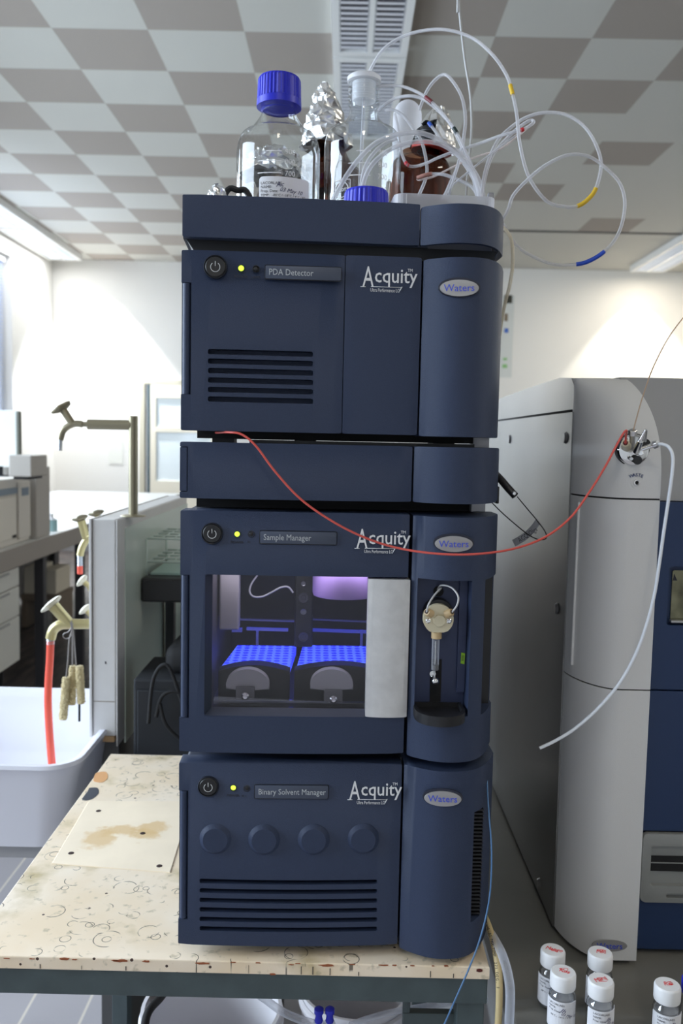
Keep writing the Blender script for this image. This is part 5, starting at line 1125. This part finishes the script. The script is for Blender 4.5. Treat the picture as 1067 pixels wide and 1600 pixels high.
bm = NB(); lathe(bm, [(0, 0), (.0138, 0), (.0138, .036), (.009, .045), (.009, .048)], 40); obj('vial_body', bm, thin_glass('vial_glass'), t, True)
bm = NB(); lathe(bm, [(.0132, .0465), (.0135, .048), (.0135, .060), (.012, .0625), (0, .0625)], 40); obj('cap', bm, blue_cap, t, True)
# ---- hoses at the right end of the table
hose = ptube('gas_hose', [(747, 1415, 1.02), (757, 1432, .97), (766, 1455, .93), (774, 1486, .90), (779, 1520, .885), (780, 1560, .88), (777, 1620, .88)], .9, .0038, mat('beige_rubber_hose', srgb(206, 186, 138), .45))
tag(hose, 'beige hose with black printing bending down over the right end of the table', 'hose')
bm = NB(); C = catmull([aty(757, 1440, .93), aty(764, 1462, .905), aty(769, 1486, .888), aty(773, 1515, .878), aty(775, 1545, .874)], 12); s = 'ELINE-AL MAX TEMP. 275 DEG. F'
for i, ch_ in enumerate(s):
    u = i/len(s)*(len(C)-2); j = int(u); p = C[j].lerp(C[j+1], u-j); d = (C[j+1]-C[j]).normalized(); ang = math.atan2(d.z, d.x)
    b = text_bm(ch_, .0044, 'CENTER', ext=.0001); merge(bm, b, Matrix.Translation(p+Vector((0, -.0032, 0))) @ RX @ Matrix.Rotation(ang, 4, 'Z'))
obj('hose_lettering', bm, blackp, hose)
tag(ptube('clear_hose', [(768, 1460, .93), (778, 1478, .90), (786, 1496, .88), (794, 1525, .868), (797, 1560, .862), (793, 1640, .86)], .9, .0050, milky('clear_hose', (.78, .82, .92), .25)), 'thick clear hose bending down beside the beige hose at the table end', 'hose')
tag(ptube('blue_capillary', [(760, 1200, .93), (763, 1260, .90), (768, 1330, .885), (765, 1400, .88), (752, 1460, .872), (734, 1510, .865), (712, 1560, .86), (690, 1610, .86)], .87, .0009, mat('steel_blue_tube', srgb(80, 118, 160), .35)), 'thin steel blue tube running down the right of the pump module past the table edge', 'tube')

# ================================================================== UNDER THE TABLE
def lathe_thing(name, label, cat, loc, prof, m, seg=48, part=None, group=None):
    bm = NB(); lathe(bm, prof, seg); o = obj(name, bm, m, None, True, 40); o.location = loc; return tag(o, label, cat, group)
bw = mat('white_bucket_plastic', srgb(236, 234, 238), .45)
def bucket(px0, px1, py, Y, zt, H, label):
    a = aty(px0, py, Y); b = aty(px1, py, Y); R = (b.x-a.x)/2; cx = (a.x+b.x)/2
    t = thing('bucket', label, 'bucket', (cx, Y, 0), 0, 'white buckets under the work table')
    bm = NB(); lathe(bm, [(0, .01), (R*.80, .01), (R*.80, .0), (R*.97, H-.02), (R*.97, H-.003), (R, H-.003), (R, H+.003), (R*.95, H+.003), (R*.95, H-.01), (R*.78, .014), (0, .014)], 64); obj('bucket_wall', bm, bw, t, True, 30)
    bm = NB(); lathe(bm, [(R*.98, H-.02), (R*1.03, H-.018), (R*1.03, H-.010), (R*.98, H-.008)], 64); obj('rim_band', bm, bw, t, True)
    return t, R, cx
Hb = aty(330, 1590, 1.10).z
bucket(222, 440, 1590, 1.12, 0, Hb, 'wide white bucket under the left half of the instrument stack')
bucket(468, 640, 1592, 1.16, 0, Hb+.01, 'white bucket behind the blue-capped fittings under the table')
tag(ptube('power_cable', [(262, 1545, 1.2), (250, 1560, 1.15), (236, 1575, 1.10), (228, 1592, 1.08), (224, 1625, 1.06)], 1.1, .0055, blackm), 'black cable looping down beside the wide white bucket', 'cable')
tag(ptube('waste_tube', [(400, 1552, 1.0), (415, 1562, .98), (440, 1580, .96), (466, 1592, .955), (492, 1600, .95)], .96, .0045, milky('clear_hose', (0, 0, 0))), 'clear tube sloping down to the blue-capped fittings', 'tube')
tag(ptube('waste_tube', [(548, 1601, .97), (580, 1590, 1.0), (620, 1580, 1.02), (680, 1570, 1.05), (760, 1562, 1.08)], 1.0, .0035, milky('clear_hose', (0, 0, 0))), 'clear tube rising to the right under the table', 'tube')
for px, lb in ((498, 'blue screw fitting, left of the two under the table edge'), (515, 'blue screw fitting, right of the two under the table edge')):
    p = aty(px, 1594, .95); t = thing('tube_fitting', lb, 'fitting', (p.x, .95, p.z-.02), 0, 'blue screw fittings under the table')
    bm = NB(); lathe(bm, [(0, .018), (.0045, .018), (.0050, .020), (.0040, .024), (.0040, .028), (.0055, .029), (.0055, .034), (.0030, .036), (0, .036)], 20); obj('fitting_cap', bm, blue_cap, t, True)
    bm = NB(); lathe(bm, [(0, 0), (.0075, 0), (.0080, .012), (.0062, .018), (0, .018)], 20); obj('fitting_base', bm, milky('clear_hose', (0, 0, 0)), t, True)
p = aty(510, 1600, .95); t = thing('waste_jug', 'white plastic jug under the table carrying the two blue fittings', 'jug', (p.x, .95, 0)); hj = aty(498, 1594, .95).z-.0202
bm = NB(); lathe(bm, [(0, 0), (.08, 0), (.085, .01), (.085, hj-.10), (.05, hj-.02), (.022, hj-.008), (.022, hj), (0, hj)], 40); obj('jug_body', bm, milky('milky_polypropylene', (0, 0, 0)), t, True)
# ================================================================== SINK UNIT, LEFT
RZ = .88
sink_m = mat('white_sink_plastic', srgb(224, 224, 232), .35)
sx1, sy0, sy1 = -.445, 1.405, 1.865; sx0 = -1.02
sk = thing('sink', 'white rectangular laboratory sink standing left of the work table', 'sink', ((sx0+sx1)/2, (sy0+sy1)/2, 0))
bm = NB()
def loop_(x0, x1, y0, y1, r, z, n=6): return [(x, y, z) for x, y in rrect(x0, x1, y0, y1, r, n)]
L_ = [loop_(sx0+.03, sx1-.03, sy0+.03, sy1-.03, .05, RZ-.155), loop_(sx0+.012, sx1-.012, sy0+.012, sy1-.012, .055, RZ-.03), loop_(sx0+.005, sx1-.005, sy0+.005, sy1-.005, .06, RZ-.012), loop_(sx0, sx1, sy0, sy1, .06, RZ-.006), loop_(sx0+.003, sx1-.003, sy0+.003, sy1-.003, .058, RZ), loop_(sx0+.014, sx1-.014, sy0+.014, sy1-.014, .05, RZ-.001), loop_(sx0+.022, sx1-.022, sy0+.022, sy1-.022, .05, RZ-.02), loop_(sx0+.055, sx1-.04, sy0+.05, sy1-.045, .05, RZ-.125), loop_(sx0+.10, sx1-.08, sy0+.09, sy1-.085, .04, RZ-.140)]
V = [[bm.verts.new(p) for p in l_] for l_ in L_]
for a, b in zip(V, V[1:]):
    for q in range(len(a)): bm.faces.new((a[q], a[(q+1) % len(a)], b[(q+1) % len(a)], b[q]))
bm.faces.new(V[0]); bm.faces.new(V[-1]); bm.transform(Matrix.Translation(-sk.location)); obj('basin', bm, sink_m, sk, True, 60)
bm = NB()
for x, y in ((sx0+.02, sy0+.06), (sx0+.02, sy1-.09)): add_box(bm, (x, y, .0003), (x+.03, y+.03, RZ-.155))
add_box(bm, (sx0+.05, sy0+.05, RZ-.185), (sx1-.05, sy1-.05, RZ-.1555)); add_box(bm, (-.80, 1.62, .0003), (-.76, 1.66, RZ-.185)); bm.transform(Matrix.Translation(-sk.location)); obj('stand', bm, mat('grey_stand', (.35, .35, .36), .5), sk)
p = atz(97, 1213, RZ-.139+.02); bm = NB(); prism(bm, [(-.02, 0), (.022, -.004), (.03, .01), (.004, .026), (-.015, .018)], 0, .018, 'Z', bev=.004); o = obj('blue_cloth', bm, mat('bright_blue_cloth', srgb(40, 110, 230), .8), None, True, 70); o.location = (p.x, p.y+.02, RZ-.1398); tag(o, 'small bright blue cloth lying in the sink beside the red hose end', 'cloth')
# service column
cm_ = mat('off_white_column_paint', srgb(205, 203, 200), .5, bump=.1, bscale=60, vary=.03, vscale=20)
CY0, CY1 = 1.60, 2.30
cL = aty(140, 1000, CY0).x; cR = -.424; cT = aty(165, 812, CY0).z; cB = aty(160, 1150, CY0).z
col = thing('service_column', 'off-white service column with taps standing behind the sink and table', 'service column', ((cL+cR)/2, CY0, 0))
def co(name, lo, hi, m, bev=.002): bm = NB(); add_box(bm, lo, hi, bev); bm.transform(Matrix.Translation(-col.location)); return obj(name, bm, m, col)
xs_ = aty(181, 1000, CY0).x
co('front_panel', (cL+.006, CY0, cB), (xs_-.0008, CY1, cT), cm_)
co('corner_profile', (xs_+.0008, CY0-.002, cB-.02), (cR, CY1, cT), cm_)
co('edge_strip', (cL, CY0-.003, cB-.002), (cL+.005, CY1, cT+.001), cm_, .001)
co('lower_body', (cL+.012, CY0+.03, 0), (cR-.006, CY1-.02, cB), mat('dark_grey_base', (.09, .09, .09), .6))
co('base_ledge', (cL+.008, CY0+.005, cB-.014), (xs_-.004, CY0+.03, cB-.001), mat('worn_wood', srgb(196, 160, 116), .7))
zj = aty(165, 1096, CY0).z; co('panel_joint', (cL+.007, CY0-.0006, zj-.0008), (xs_-.002, CY0+.001, zj+.0008), mat('joint_grey', srgb(150, 140, 128), .7), 0)
p = aty(165, 1035, CY0); co('scuff', (p.x-.0012, CY0-.0006, p.z-.003), (p.x+.0012, CY0+.001, p.z+.002), blackp, 0)
col_side = mat('greenish_glass_side', srgb(190, 202, 192), .3)
co('side_glass', (cR-.001, CY0+.05, aty(195, 1175, CY0).z), (cR+.002, CY1, cT-.02), col_side, 0)
# high swivel arm tap on top
brass = mat('dull_brass_lacquer', srgb(150, 142, 118), .34, .55); brass2 = mat('brass_lacquer', srgb(190, 178, 130), .32, .6)
pY = 1.68
b0 = aty(208, 803, pY); b1 = aty(208, 650, pY); 
tp = thing('swan_tap', 'tall post with a horizontal arm and star-knob tap on top of the service column', 'tap', (b0.x, pY, cT))
tpl = tp.location.copy()
def to(name, bm, m, par=tp, smooth=True): bm.transform(Matrix.Translation(-tpl)); return obj(name, bm, m, par, smooth, 40)
bm = NB(); cyl(bm, (b0.x, pY, cT), (b0.x, pY, b1.z), .0090, seg=28, bev=.0008); to('post', bm, brass)
bm = NB(); lathe(bm, [(0, .0045), (.012, .0045), (.024, .0018), (.025, 0), (0, 0)], 36, Matrix.Translation((b0.x, pY, cT+.0002))); to('base_flange', bm, brass)
def A_(px, py, Y=pY): return aty(px, py, Y)
bm = NB(); cyl(bm, A_(205, 664), A_(137, 663), .0096, seg=24, bev=.0006); cyl(bm, A_(140, 663), A_(128, 663), .0050, .0045, 20); to('arm', bm, brass)
def tap_body(P_, knob_axis, knob_c, outlet, m, par, fn, r=.0062, knob_r=.020, km=None):
    bm = NB(); sweep(bm, catmull(P_, 8), r, 16); body_ = fn('spout', bm, m)
    bm = NB(); cyl(bm, knob_axis[0], knob_axis[1], r*1.05, r*1.15, 20); fn('valve_stem', bm, m)
    d = (knob_axis[1]-knob_axis[0]).normalized(); M = Matrix.Translation(knob_axis[1]) @ d.to_track_quat('Z', 'Y').to_matrix().to_4x4()
    bm = NB(); b = bmesh.new(); n = 48; rings = []
    for zz, kk in ((0, .45), (.003, .8), (.005, 1), (.008, 1), (.010, .8), (.012, .35)):
        rings.append([b.verts.new((knob_r*kk*(1+.10*cos(5*2*pi*q/n))*cos(2*pi*q/n), knob_r*kk*(1+.10*cos(5*2*pi*q/n))*sin(2*pi*q/n), zz)) for q in range(n)])
    for a, c_ in zip(rings, rings[1:]):
        for q in range(n): b.faces.new((a[q], a[(q+1) % n], c_[(q+1) % n], c_[q]))
    b.faces.new(rings[0]); b.faces.new(rings[-1]); merge(bm, b, M); fn('knob', bm, km or m)
    bm = NB(); a, b2 = outlet; n = 4
    for q in range(n): cyl(bm, a.lerp(b2, q/n), a.lerp(b2, (q+1)/n), r*.62, r*.80, 16)
    fn('nozzle', bm, mat('nozzle_steel', (.45, .48, .52), .35, .7))
tap_body([A_(129, 663), A_(118, 662), A_(107, 666), A_(98, 674), A_(94, 687)], (A_(113, 662), A_(99, 641)), None, (A_(94, 686), A_(93.5, 704)), brass, tp, to)
# side taps on the column's left edge
def side_tap(name, label, Y, P_, ka, outl, r=.0062, kr=.016, hose=None, m=brass2, km=None):
    t = thing(name, label, 'tap', aty(P_[0][0], P_[0][1], Y)); tl_ = t.location.copy()
    def fn(n, bm, mm): bm.transform(Matrix.Translation(-tl_)); return obj(n, bm, mm, t, True, 40)
    tap_body([aty(x, y, Y) for x, y in P_], (aty(*ka[0], Y), aty(*ka[1], Y)), None, (aty(*outl[0], Y), aty(*outl[1], Y)), m, t, fn, r, kr, km)
    return t
knob_m = mat('worn_white_knob', srgb(206, 200, 180), .35, .3)
side_tap('side_tap', 'brass side tap with oval knob carrying the red hose', 1.62, [(143, 975), (125, 975), (107, 975), (93, 977), (83, 985), (79, 998)], ((108, 974), (84, 947)), ((79, 997), (79, 1006)), .0098, .0225, km=knob_m)
side_tap('side_tap', 'brass angled tap with red-tipped nozzle at the top left of the column', 1.66, [(141, 838), (134, 845), (128, 856), (125, 868)], ((135, 842), (127, 814)), ((125, 866), (125, 884)), .0070, .015, km=brass)
p = aty(125, 882, 1.66); bm = NB(); cyl(bm, aty(125, 883, 1.66), aty(125, 897, 1.66), .0055, seg=18, bev=.001); tag(obj('red_nozzle_tip', bm, mat('red_rubber', srgb(232, 92, 72), .4), None, True), 'short red rubber tip on the upper angled tap', 'tube end')
side_tap('side_tap', 'small tap knob showing just behind the top of the column', 1.70, [(160, 835), (157, 828), (155, 824)], ((157, 826), (152, 806)), ((160, 835), (162, 842)), .005, .015, km=brass)
side_tap('side_tap', 'pale tap knob half hidden by the left edge of the column, above the hose tap', 1.75, [(144, 925), (141, 920), (139, 916)], ((142, 918), (132, 910)), ((144, 925), (145, 932)), .005, .014, km=knob_m)
side_tap('side_tap', 'pale tap knob half hidden by the column just behind the hose tap', 1.80, [(144, 965), (142, 962), (141, 960)], ((143, 962), (136, 955)), ((144, 965), (145, 972)), .005, .014, km=knob_m)
tag(ptube('red_hose', [(79, 1001, 1.62), (78, 1030, 1.62), (76, 1060, 1.62), (75, 1095, 1.615), (77, 1140, 1.61), (80, 1180, 1.60), (83, 1213, 1.60)], 1.62, .0075, mat('red_rubber', (0, 0, 0))), 'red rubber hose hanging from the brass tap into the white sink', 'hose')
# bottle brushes hanging from the tap arm
bristle = mat('cream_bristles', srgb(206, 192, 152), .8)
def brush(label, wire_px, b0, b1, r, Y, tip=None, seed=1):
    t = thing('bottle_brush', label, 'brush', aty(wire_px[0][0], wire_px[0][1], Y), 0, 'bottle brushes hanging on the tap'); tl_ = t.location.copy()
    bm = NB(); sweep(bm, catmull([aty(x, y, Y) for x, y in wire_px], 8), .0013, 8); bm.transform(Matrix.Translation(-tl_)); obj('wire_handle', bm, mat('twisted_wire', (.33, .31, .30), .4, .8), t, True)
    bm = NB(); A = aty(*b0, Y); B = aty(*b1, Y); n = 26; d = (B-A); M = Matrix.Translation(A) @ d.to_track_quat('Z', 'Y').to_matrix().to_4x4(); L0 = d.length; pr = [(0, 0)]
    for q in range(n): pr += [(r*.72, L0*(q+.05)/n), (r*(1 if q not in (0, n-1) else .85), L0*(q+.5)/n)]
    pr += [(0, L0)]; lathe(bm, pr, 26)
    rnd = random.Random(seed)
    for v in bm.verts: v.co.x += rnd.uniform(-1, 1)*.0012; v.co.y += rnd.uniform(-1, 1)*.0012
    bm.transform(M); bm.transform(Matrix.Translation(-tl_)); obj('bristles', bm, bristle, t)
    if tip: bm = NB(); cyl(bm, aty(*tip[0], Y), aty(*tip[1], Y), .0022, seg=8); bm.transform(Matrix.Translation(-tl_)); obj('black_tip', bm, blackm, t)
brush('cream bottle brush hanging lowest and leftmost from the tap arm', [(110, 972), (112, 985), (108, 1000), (106, 1030), (103, 1062)], (104, 1058), (98, 1125), .0085, 1.600, seed=1)
brush('cream bottle brush in the middle of the three on the tap', [(112, 970), (113, 990), (113, 1040)], (114, 1040), (112, 1102), .0080, 1.612, seed=2)
brush('cream bottle brush with a black tip, rightmost of the three on the tap', [(112, 972), (115, 992), (119, 1042)], (124, 1040), (127, 1100), .0080, 1.604, ((124, 1100), (124, 1127)), seed=3)
tag(ptube('wire_ring', [(114, 974), (108, 986), (100, 990), (99, 995), (104, 998), (111, 993), (112, 978)], 1.60, .0010, mat('twisted_wire', (0, 0, 0))), 'loose grey wire ring round the tap arm beside the brushes', 'wire')
# wire rack and black shelf box at the right of the column
RY0, RY1 = 1.80, 2.0
rx0 = cR+.004; rx1 = -.20
zt4 = aty(245, 842, RY0).z; zm4 = aty(245, 878, RY0).z; zb4 = aty(245, 900, RY0).z; zz4 = aty(245, 937, RY0).z
rk = thing('wire_rack', 'white wire rack hooked beside the service column above a black box', 'rack', (rx0, RY0, zb4+.0005)); rl = rk.location.copy()
wm_ = mat('white_coated_wire', srgb(200, 214, 205), .35)
bm = NB()
for z in (zt4, zm4):
    for q in range(9):
        x = rx0+.006+(rx1-rx0-.012)*q/8; sweep(bm, [Vector((x, RY0, z)), Vector((x, RY1, z))], .0016, 6)
    for q in range(5):
        y = RY0+(RY1-RY0)*q/4; sweep(bm, [Vector((rx0+.004, y, z)), Vector((rx1, y, z))], .0020, 6)
for x in (rx0+.004, rx1):
    for y in (RY0, RY1): sweep(bm, [Vector((x, y, zt4)), Vector((x, y, zb4+.0005))], .0028, 8)
bm.transform(Matrix.Translation(-rl)); obj('wire_frame', bm, wm_, rk)
bm = NB(); add_box(bm, (rx0+.01, RY0+.01, zb4+.0008), (rx1-.01, RY1-.01, zb4+.006)); bm.transform(Matrix.Translation(-rl)); obj('rack_tray', bm, mat('pale_green_plastic', srgb(168, 196, 186), .4), rk)
bx = thing('shelf_box', 'black box shelf under the white wire rack', 'shelf', (rx0, RY0-.03, zz4)); bm = NB(); add_box(bm, (0, 0, 0), (rx1-rx0+.05, .25, zb4-zz4), .003); add_box(bm, (.006, -.003, .004), (rx1-rx0+.03, 0, zb4-zz4-.004), .001)
obj('box_shell', bm, black, bx)
bm = NB(); 
for x in (.004, .20): add_box(bm, (x, .22, -zz4+.0005), (x+.02, .245, 0))
obj('support_legs', bm, mat('dark_frame', (.05, .05, .055), .5), bx)
# dark equipment in the gap
dk = thing('power_supply', 'dark grey equipment box with cables in the gap behind the table', 'equipment', (-.43+.01, 1.72, 0))
z0g = aty(245, 1062, 1.56).z
dk.location = (-.385, 1.56, .0003); bm = NB(); add_box(bm, (0, 0, .55), (.30, .17, z0g), .004); add_box(bm, (.008, -.004, .60), (.28, 0, z0g-.02), .002); obj('case', bm, mat('dark_case', (.012, .014, .018), .7), dk)
bm = NB(); add_box(bm, (.05, .03, z0g), (.30, .17, z0g+.055), .02, 3); obj('black_hump', bm, blackm, dk, True)
bm = NB(); add_box(bm, (.02, .02, 0), (.28, .16, .55)); obj('pedestal', bm, blackm, dk)
for i, P in enumerate(([(232, 1130), (240, 1060), (262, 1040), (285, 1100)], [(250, 1100), (258, 1130), (275, 1150), (290, 1160)], [(244, 1120), (252, 1090), (268, 1080), (285, 1085)])):
    tag(ptube('black_cable', P, 1.535, .0035, blackm), ['black cable arching over the dark equipment in the gap', 'black cable sagging low in front of the dark equipment', 'black cable crossing the middle of the dark equipment'][i], 'cable')
bm = NB(); p = aty(262, 942, 2.28); add_box(bm, (p.x-.02, 2.25, 0), (p.x+.25, 2.33, aty(262, 941, 2.25).z)); cbn = obj('brown_cabinet', bm, mat('brown_wood', srgb(110, 78, 58), .6), None); tag(cbn, 'brown wooden cabinet glimpsed in the gap under the black shelf', 'cabinet')

# ================================================================== BACK LEFT BENCH AND INSTRUMENTS
bx0, bx1, by0, by1, bz = -2.75, -1.56, 2.6, 8.2, .905
b2n = thing('window_bench', 'long grey-edged laboratory bench along the windows', 'bench', (bx1, by0, 0)); bl2 = b2n.location.copy()
def b2o(name, lo, hi, m, bev=.003): bm = NB(); add_box(bm, lo, hi, bev); bm.transform(Matrix.Translation(-bl2)); return obj(name, bm, m, b2n)
b2o('worktop', (bx0, by0, bz-.035), (bx1, by1, bz), mat('pale_worktop', srgb(214, 214, 210), .4))
b2o('edge_rail', (bx1-.03, by0, bz-.10), (bx1+.004, by1, bz-.001), mat('grey_edge_rail', srgb(150, 142, 134), .5))
dkf = mat('dark_bench_frame', (.03, .03, .035), .5)
for y in (3.0, 4.45, 5.12, 6.2, 7.9): b2o('leg', (bx1-.06, y, 0), (bx1-.01, y+.05, bz-.10), dkf); b2o('leg', (bx0+.02, y, 0), (bx0+.07, y+.05, bz-.036), dkf)
b2o('back_panel', (bx0, 4.5, .05), (bx0+.01, by1, bz-.04), mat('dark_panel', (.05, .045, .045), .6))
cab = thing('drawer_cabinet', 'white drawer cabinet on castors under the window bench at the left edge', 'cabinet', (bx1-.02, 3.45, 0)); cl_ = cab.location.copy()
wc_ = mat('cabinet_white', srgb(206, 206, 200), .45)
def cbo(name, lo, hi, m, par=None, bev=.003): bm = NB(); add_box(bm, lo, hi, bev); bm.transform(Matrix.Translation(-cl_)); return obj(name, bm, m, par or cab)
cbo('carcass', (bx1-.62, 3.45, .33), (bx1-.035, 4.14, .80), wc_)
for z0_, z1_ in ((.335, .555), (.560, .70), (.705, .795)):
    dr = cbo('drawer', (bx1-.034, 3.455, z0_), (bx1-.018, 4.135, z1_), wc_); cbo('drawer_pull', (bx1-.0185, 3.6, z1_-.018), (bx1-.010, 4.0, z1_-.008), mat('grey_pull', (.3, .3, .3), .4), dr)
for x, y in ((bx1-.08, 4.05), (bx1-.55, 4.05), (bx1-.08, 3.5)):
    bm = NB(); cyl(bm, (x-.015, y, .038), (x+.015, y, .038), .038, seg=24, bev=.004); cyl(bm, (x, y, .04), (x, y, .33), .012, seg=12); bm.transform(Matrix.Translation(-cl_)); obj('castor', bm, blackm, cab, True)
# gas chromatograph
gx = -1.60; gcp = mat('warm_grey_case', srgb(214, 208, 198), .5, bump=.1, bscale=300); gcd = mat('mid_grey_case', srgb(176, 170, 162), .5)
gz = aty(30, 748, 4.1).z
gc = thing('gas_chromatograph', 'boxy grey instrument with a smaller unit on top, on the window bench', 'laboratory instrument', (gx, 3.78, bz+.0002)); gl_ = gc.location.copy()
def gco(name, lo, hi, m, par=None, bev=.006): bm = NB(); add_box(bm, lo, hi, bev); bm.transform(Matrix.Translation(-gl_)); return obj(name, bm, m, par or gc)
gco('case', (gx-.56, 3.78, bz), (gx, 4.34, gz), gcp)
gco('oven_door', (gx, 3.86, bz+.03), (gx+.012, 4.14, gz-.085), mat('pale_grey_door', srgb(222, 216, 204), .5))
gco('control_strip', (gx, 4.17, bz+.02), (gx+.014, 4.32, gz-.02), gcp)
gco('dark_display', (gx+.013, 4.20, gz-.09), (gx+.016, 4.29, gz-.05), mat('display_blue_grey', srgb(90, 110, 130), .3), bev=.001)
gco('top_band', (gx, 3.80, gz-.075), (gx+.010, 4.16, gz-.045), mat('band_blue_grey', srgb(120, 136, 150), .5), bev=.002)
gco('vent', (gx+.010, 4.08, bz+.035), (gx+.013, 4.13, bz+.05), blackm, bev=0)
gco('rear_unit', (gx-.5, 4.36, bz), (gx+.03, 4.56, gz+.045), gcd)
a_ = aty(13, 711, 4.02); b_ = aty(49, 745, 4.02)
al = thing('autosampler_box', 'small grey box on top of the grey instrument by the window', 'laboratory instrument', (-1.72, 4.02, gz+.0003)); al.location = (a_.x, 4.02, gz+.0003)
bm = NB(); add_box(bm, (0, 0, .012), (b_.x-a_.x, .22, a_.z-gz), .006); obj('case', bm, gcd, al)
bm = NB(); add_box(bm, (.02, .01, 0), (b_.x-a_.x-.02, .2, .0118)); obj('base', bm, blackm, al)
a_ = aty(-70, 640, 4.15); b_ = aty(11, 640, 4.15); mon = thing('monitor', 'white-backed monitor cut off by the left edge above the grey instrument', 'monitor', (a_.x, 4.27, gz+.0003))
bm = NB(); zt_ = aty(5, 641, 4.27).z-gz; add_box(bm, (0, 0, .05), (b_.x-a_.x, .035, zt_), .006); obj('screen_shell', bm, mat('monitor_white', srgb(226, 230, 228), .5), mon)
bm = NB(); add_box(bm, (b_.x-a_.x-.0, -.004, .055), (b_.x-a_.x+.014, .030, zt_-.004), .003); obj('dark_edge', bm, mat('dark_olive_edge', srgb(96, 98, 88), .5), mon)
bm = NB(); add_box(bm, (.10, .0, 0), (.20, .06, .006)); add_box(bm, (.14, .04, .006), (.16, .05, .06)); obj('stand', bm, blackm, mon)
p = aty(89, 845, 4.75); bk = thing('beaker', 'pale teal beaker with a white lid on the window bench', 'beaker', (p.x-.03, 4.75, bz+.0003))
bm = NB(); lathe(bm, [(0, 0), (.030, 0), (.032, .003), (.032, .062), (.030, .062)], 32); obj('beaker_wall', bm, mat('pale_teal_liquid', srgb(160, 196, 200), .3), bk, True)
bm = NB(); lathe(bm, [(.030, .0625), (.032, .064), (.012, .075), (.010, .098), (0, .098)], 32); obj('lid', bm, white_pl, bk, True)
# objects behind the bench seen low between the legs: pale boxes on a far shelf, castor feet
p0_ = aty(32, 925, 6.3); p1_ = aty(88, 888, 6.3)
sh = thing('storage_crates', 'row of pale crates on a low shelf beyond the window bench', 'shelf', (p0_.x, 6.3, 0))
bm = NB(); w_ = p1_.x-p0_.x; zt_ = aty(60, 887, 6.3).z; zb_ = aty(60, 930, 6.3).z; add_box(bm, (0, 0, zb_-.04), (w_, .4, zb_)); add_box(bm, (0, .02, 0), (.04, .38, zb_-.04)); add_box(bm, (w_-.04, .02, 0), (w_, .38, zb_-.04)); obj('shelf_board', bm, mat('brownish_board', srgb(120, 106, 92), .6), sh)
for i in range(2):
    bm = NB(); add_box(bm, (.01+i*w_*.5, .03, zb_+.0003), (i*w_*.5+w_*.46, .36, zt_-.02*(i % 2)), .01); o = obj('crate', bm, mat('pale_crate', srgb(216, 208, 190), .6), None); o.location = sh.location; tag(o, ['pale crate on the low shelf, nearer the left edge', 'pale crate on the low shelf, nearer the column'][i], 'crate', 'pale crates on the low shelf')
# small wall sheet on the back wall
p = aty(181, 707, YB-.004); bm = NB(); add_box(bm, (-.09, -.003, -.14), (.09, 0, .14)); o = obj('paper_sheet', bm, mat('sheet_white', srgb(222, 222, 214), .6), None); o.location = (p.x, YB-.001, p.z); tag(o, 'pale sheet of paper on the back wall left of the tap post', 'paper')
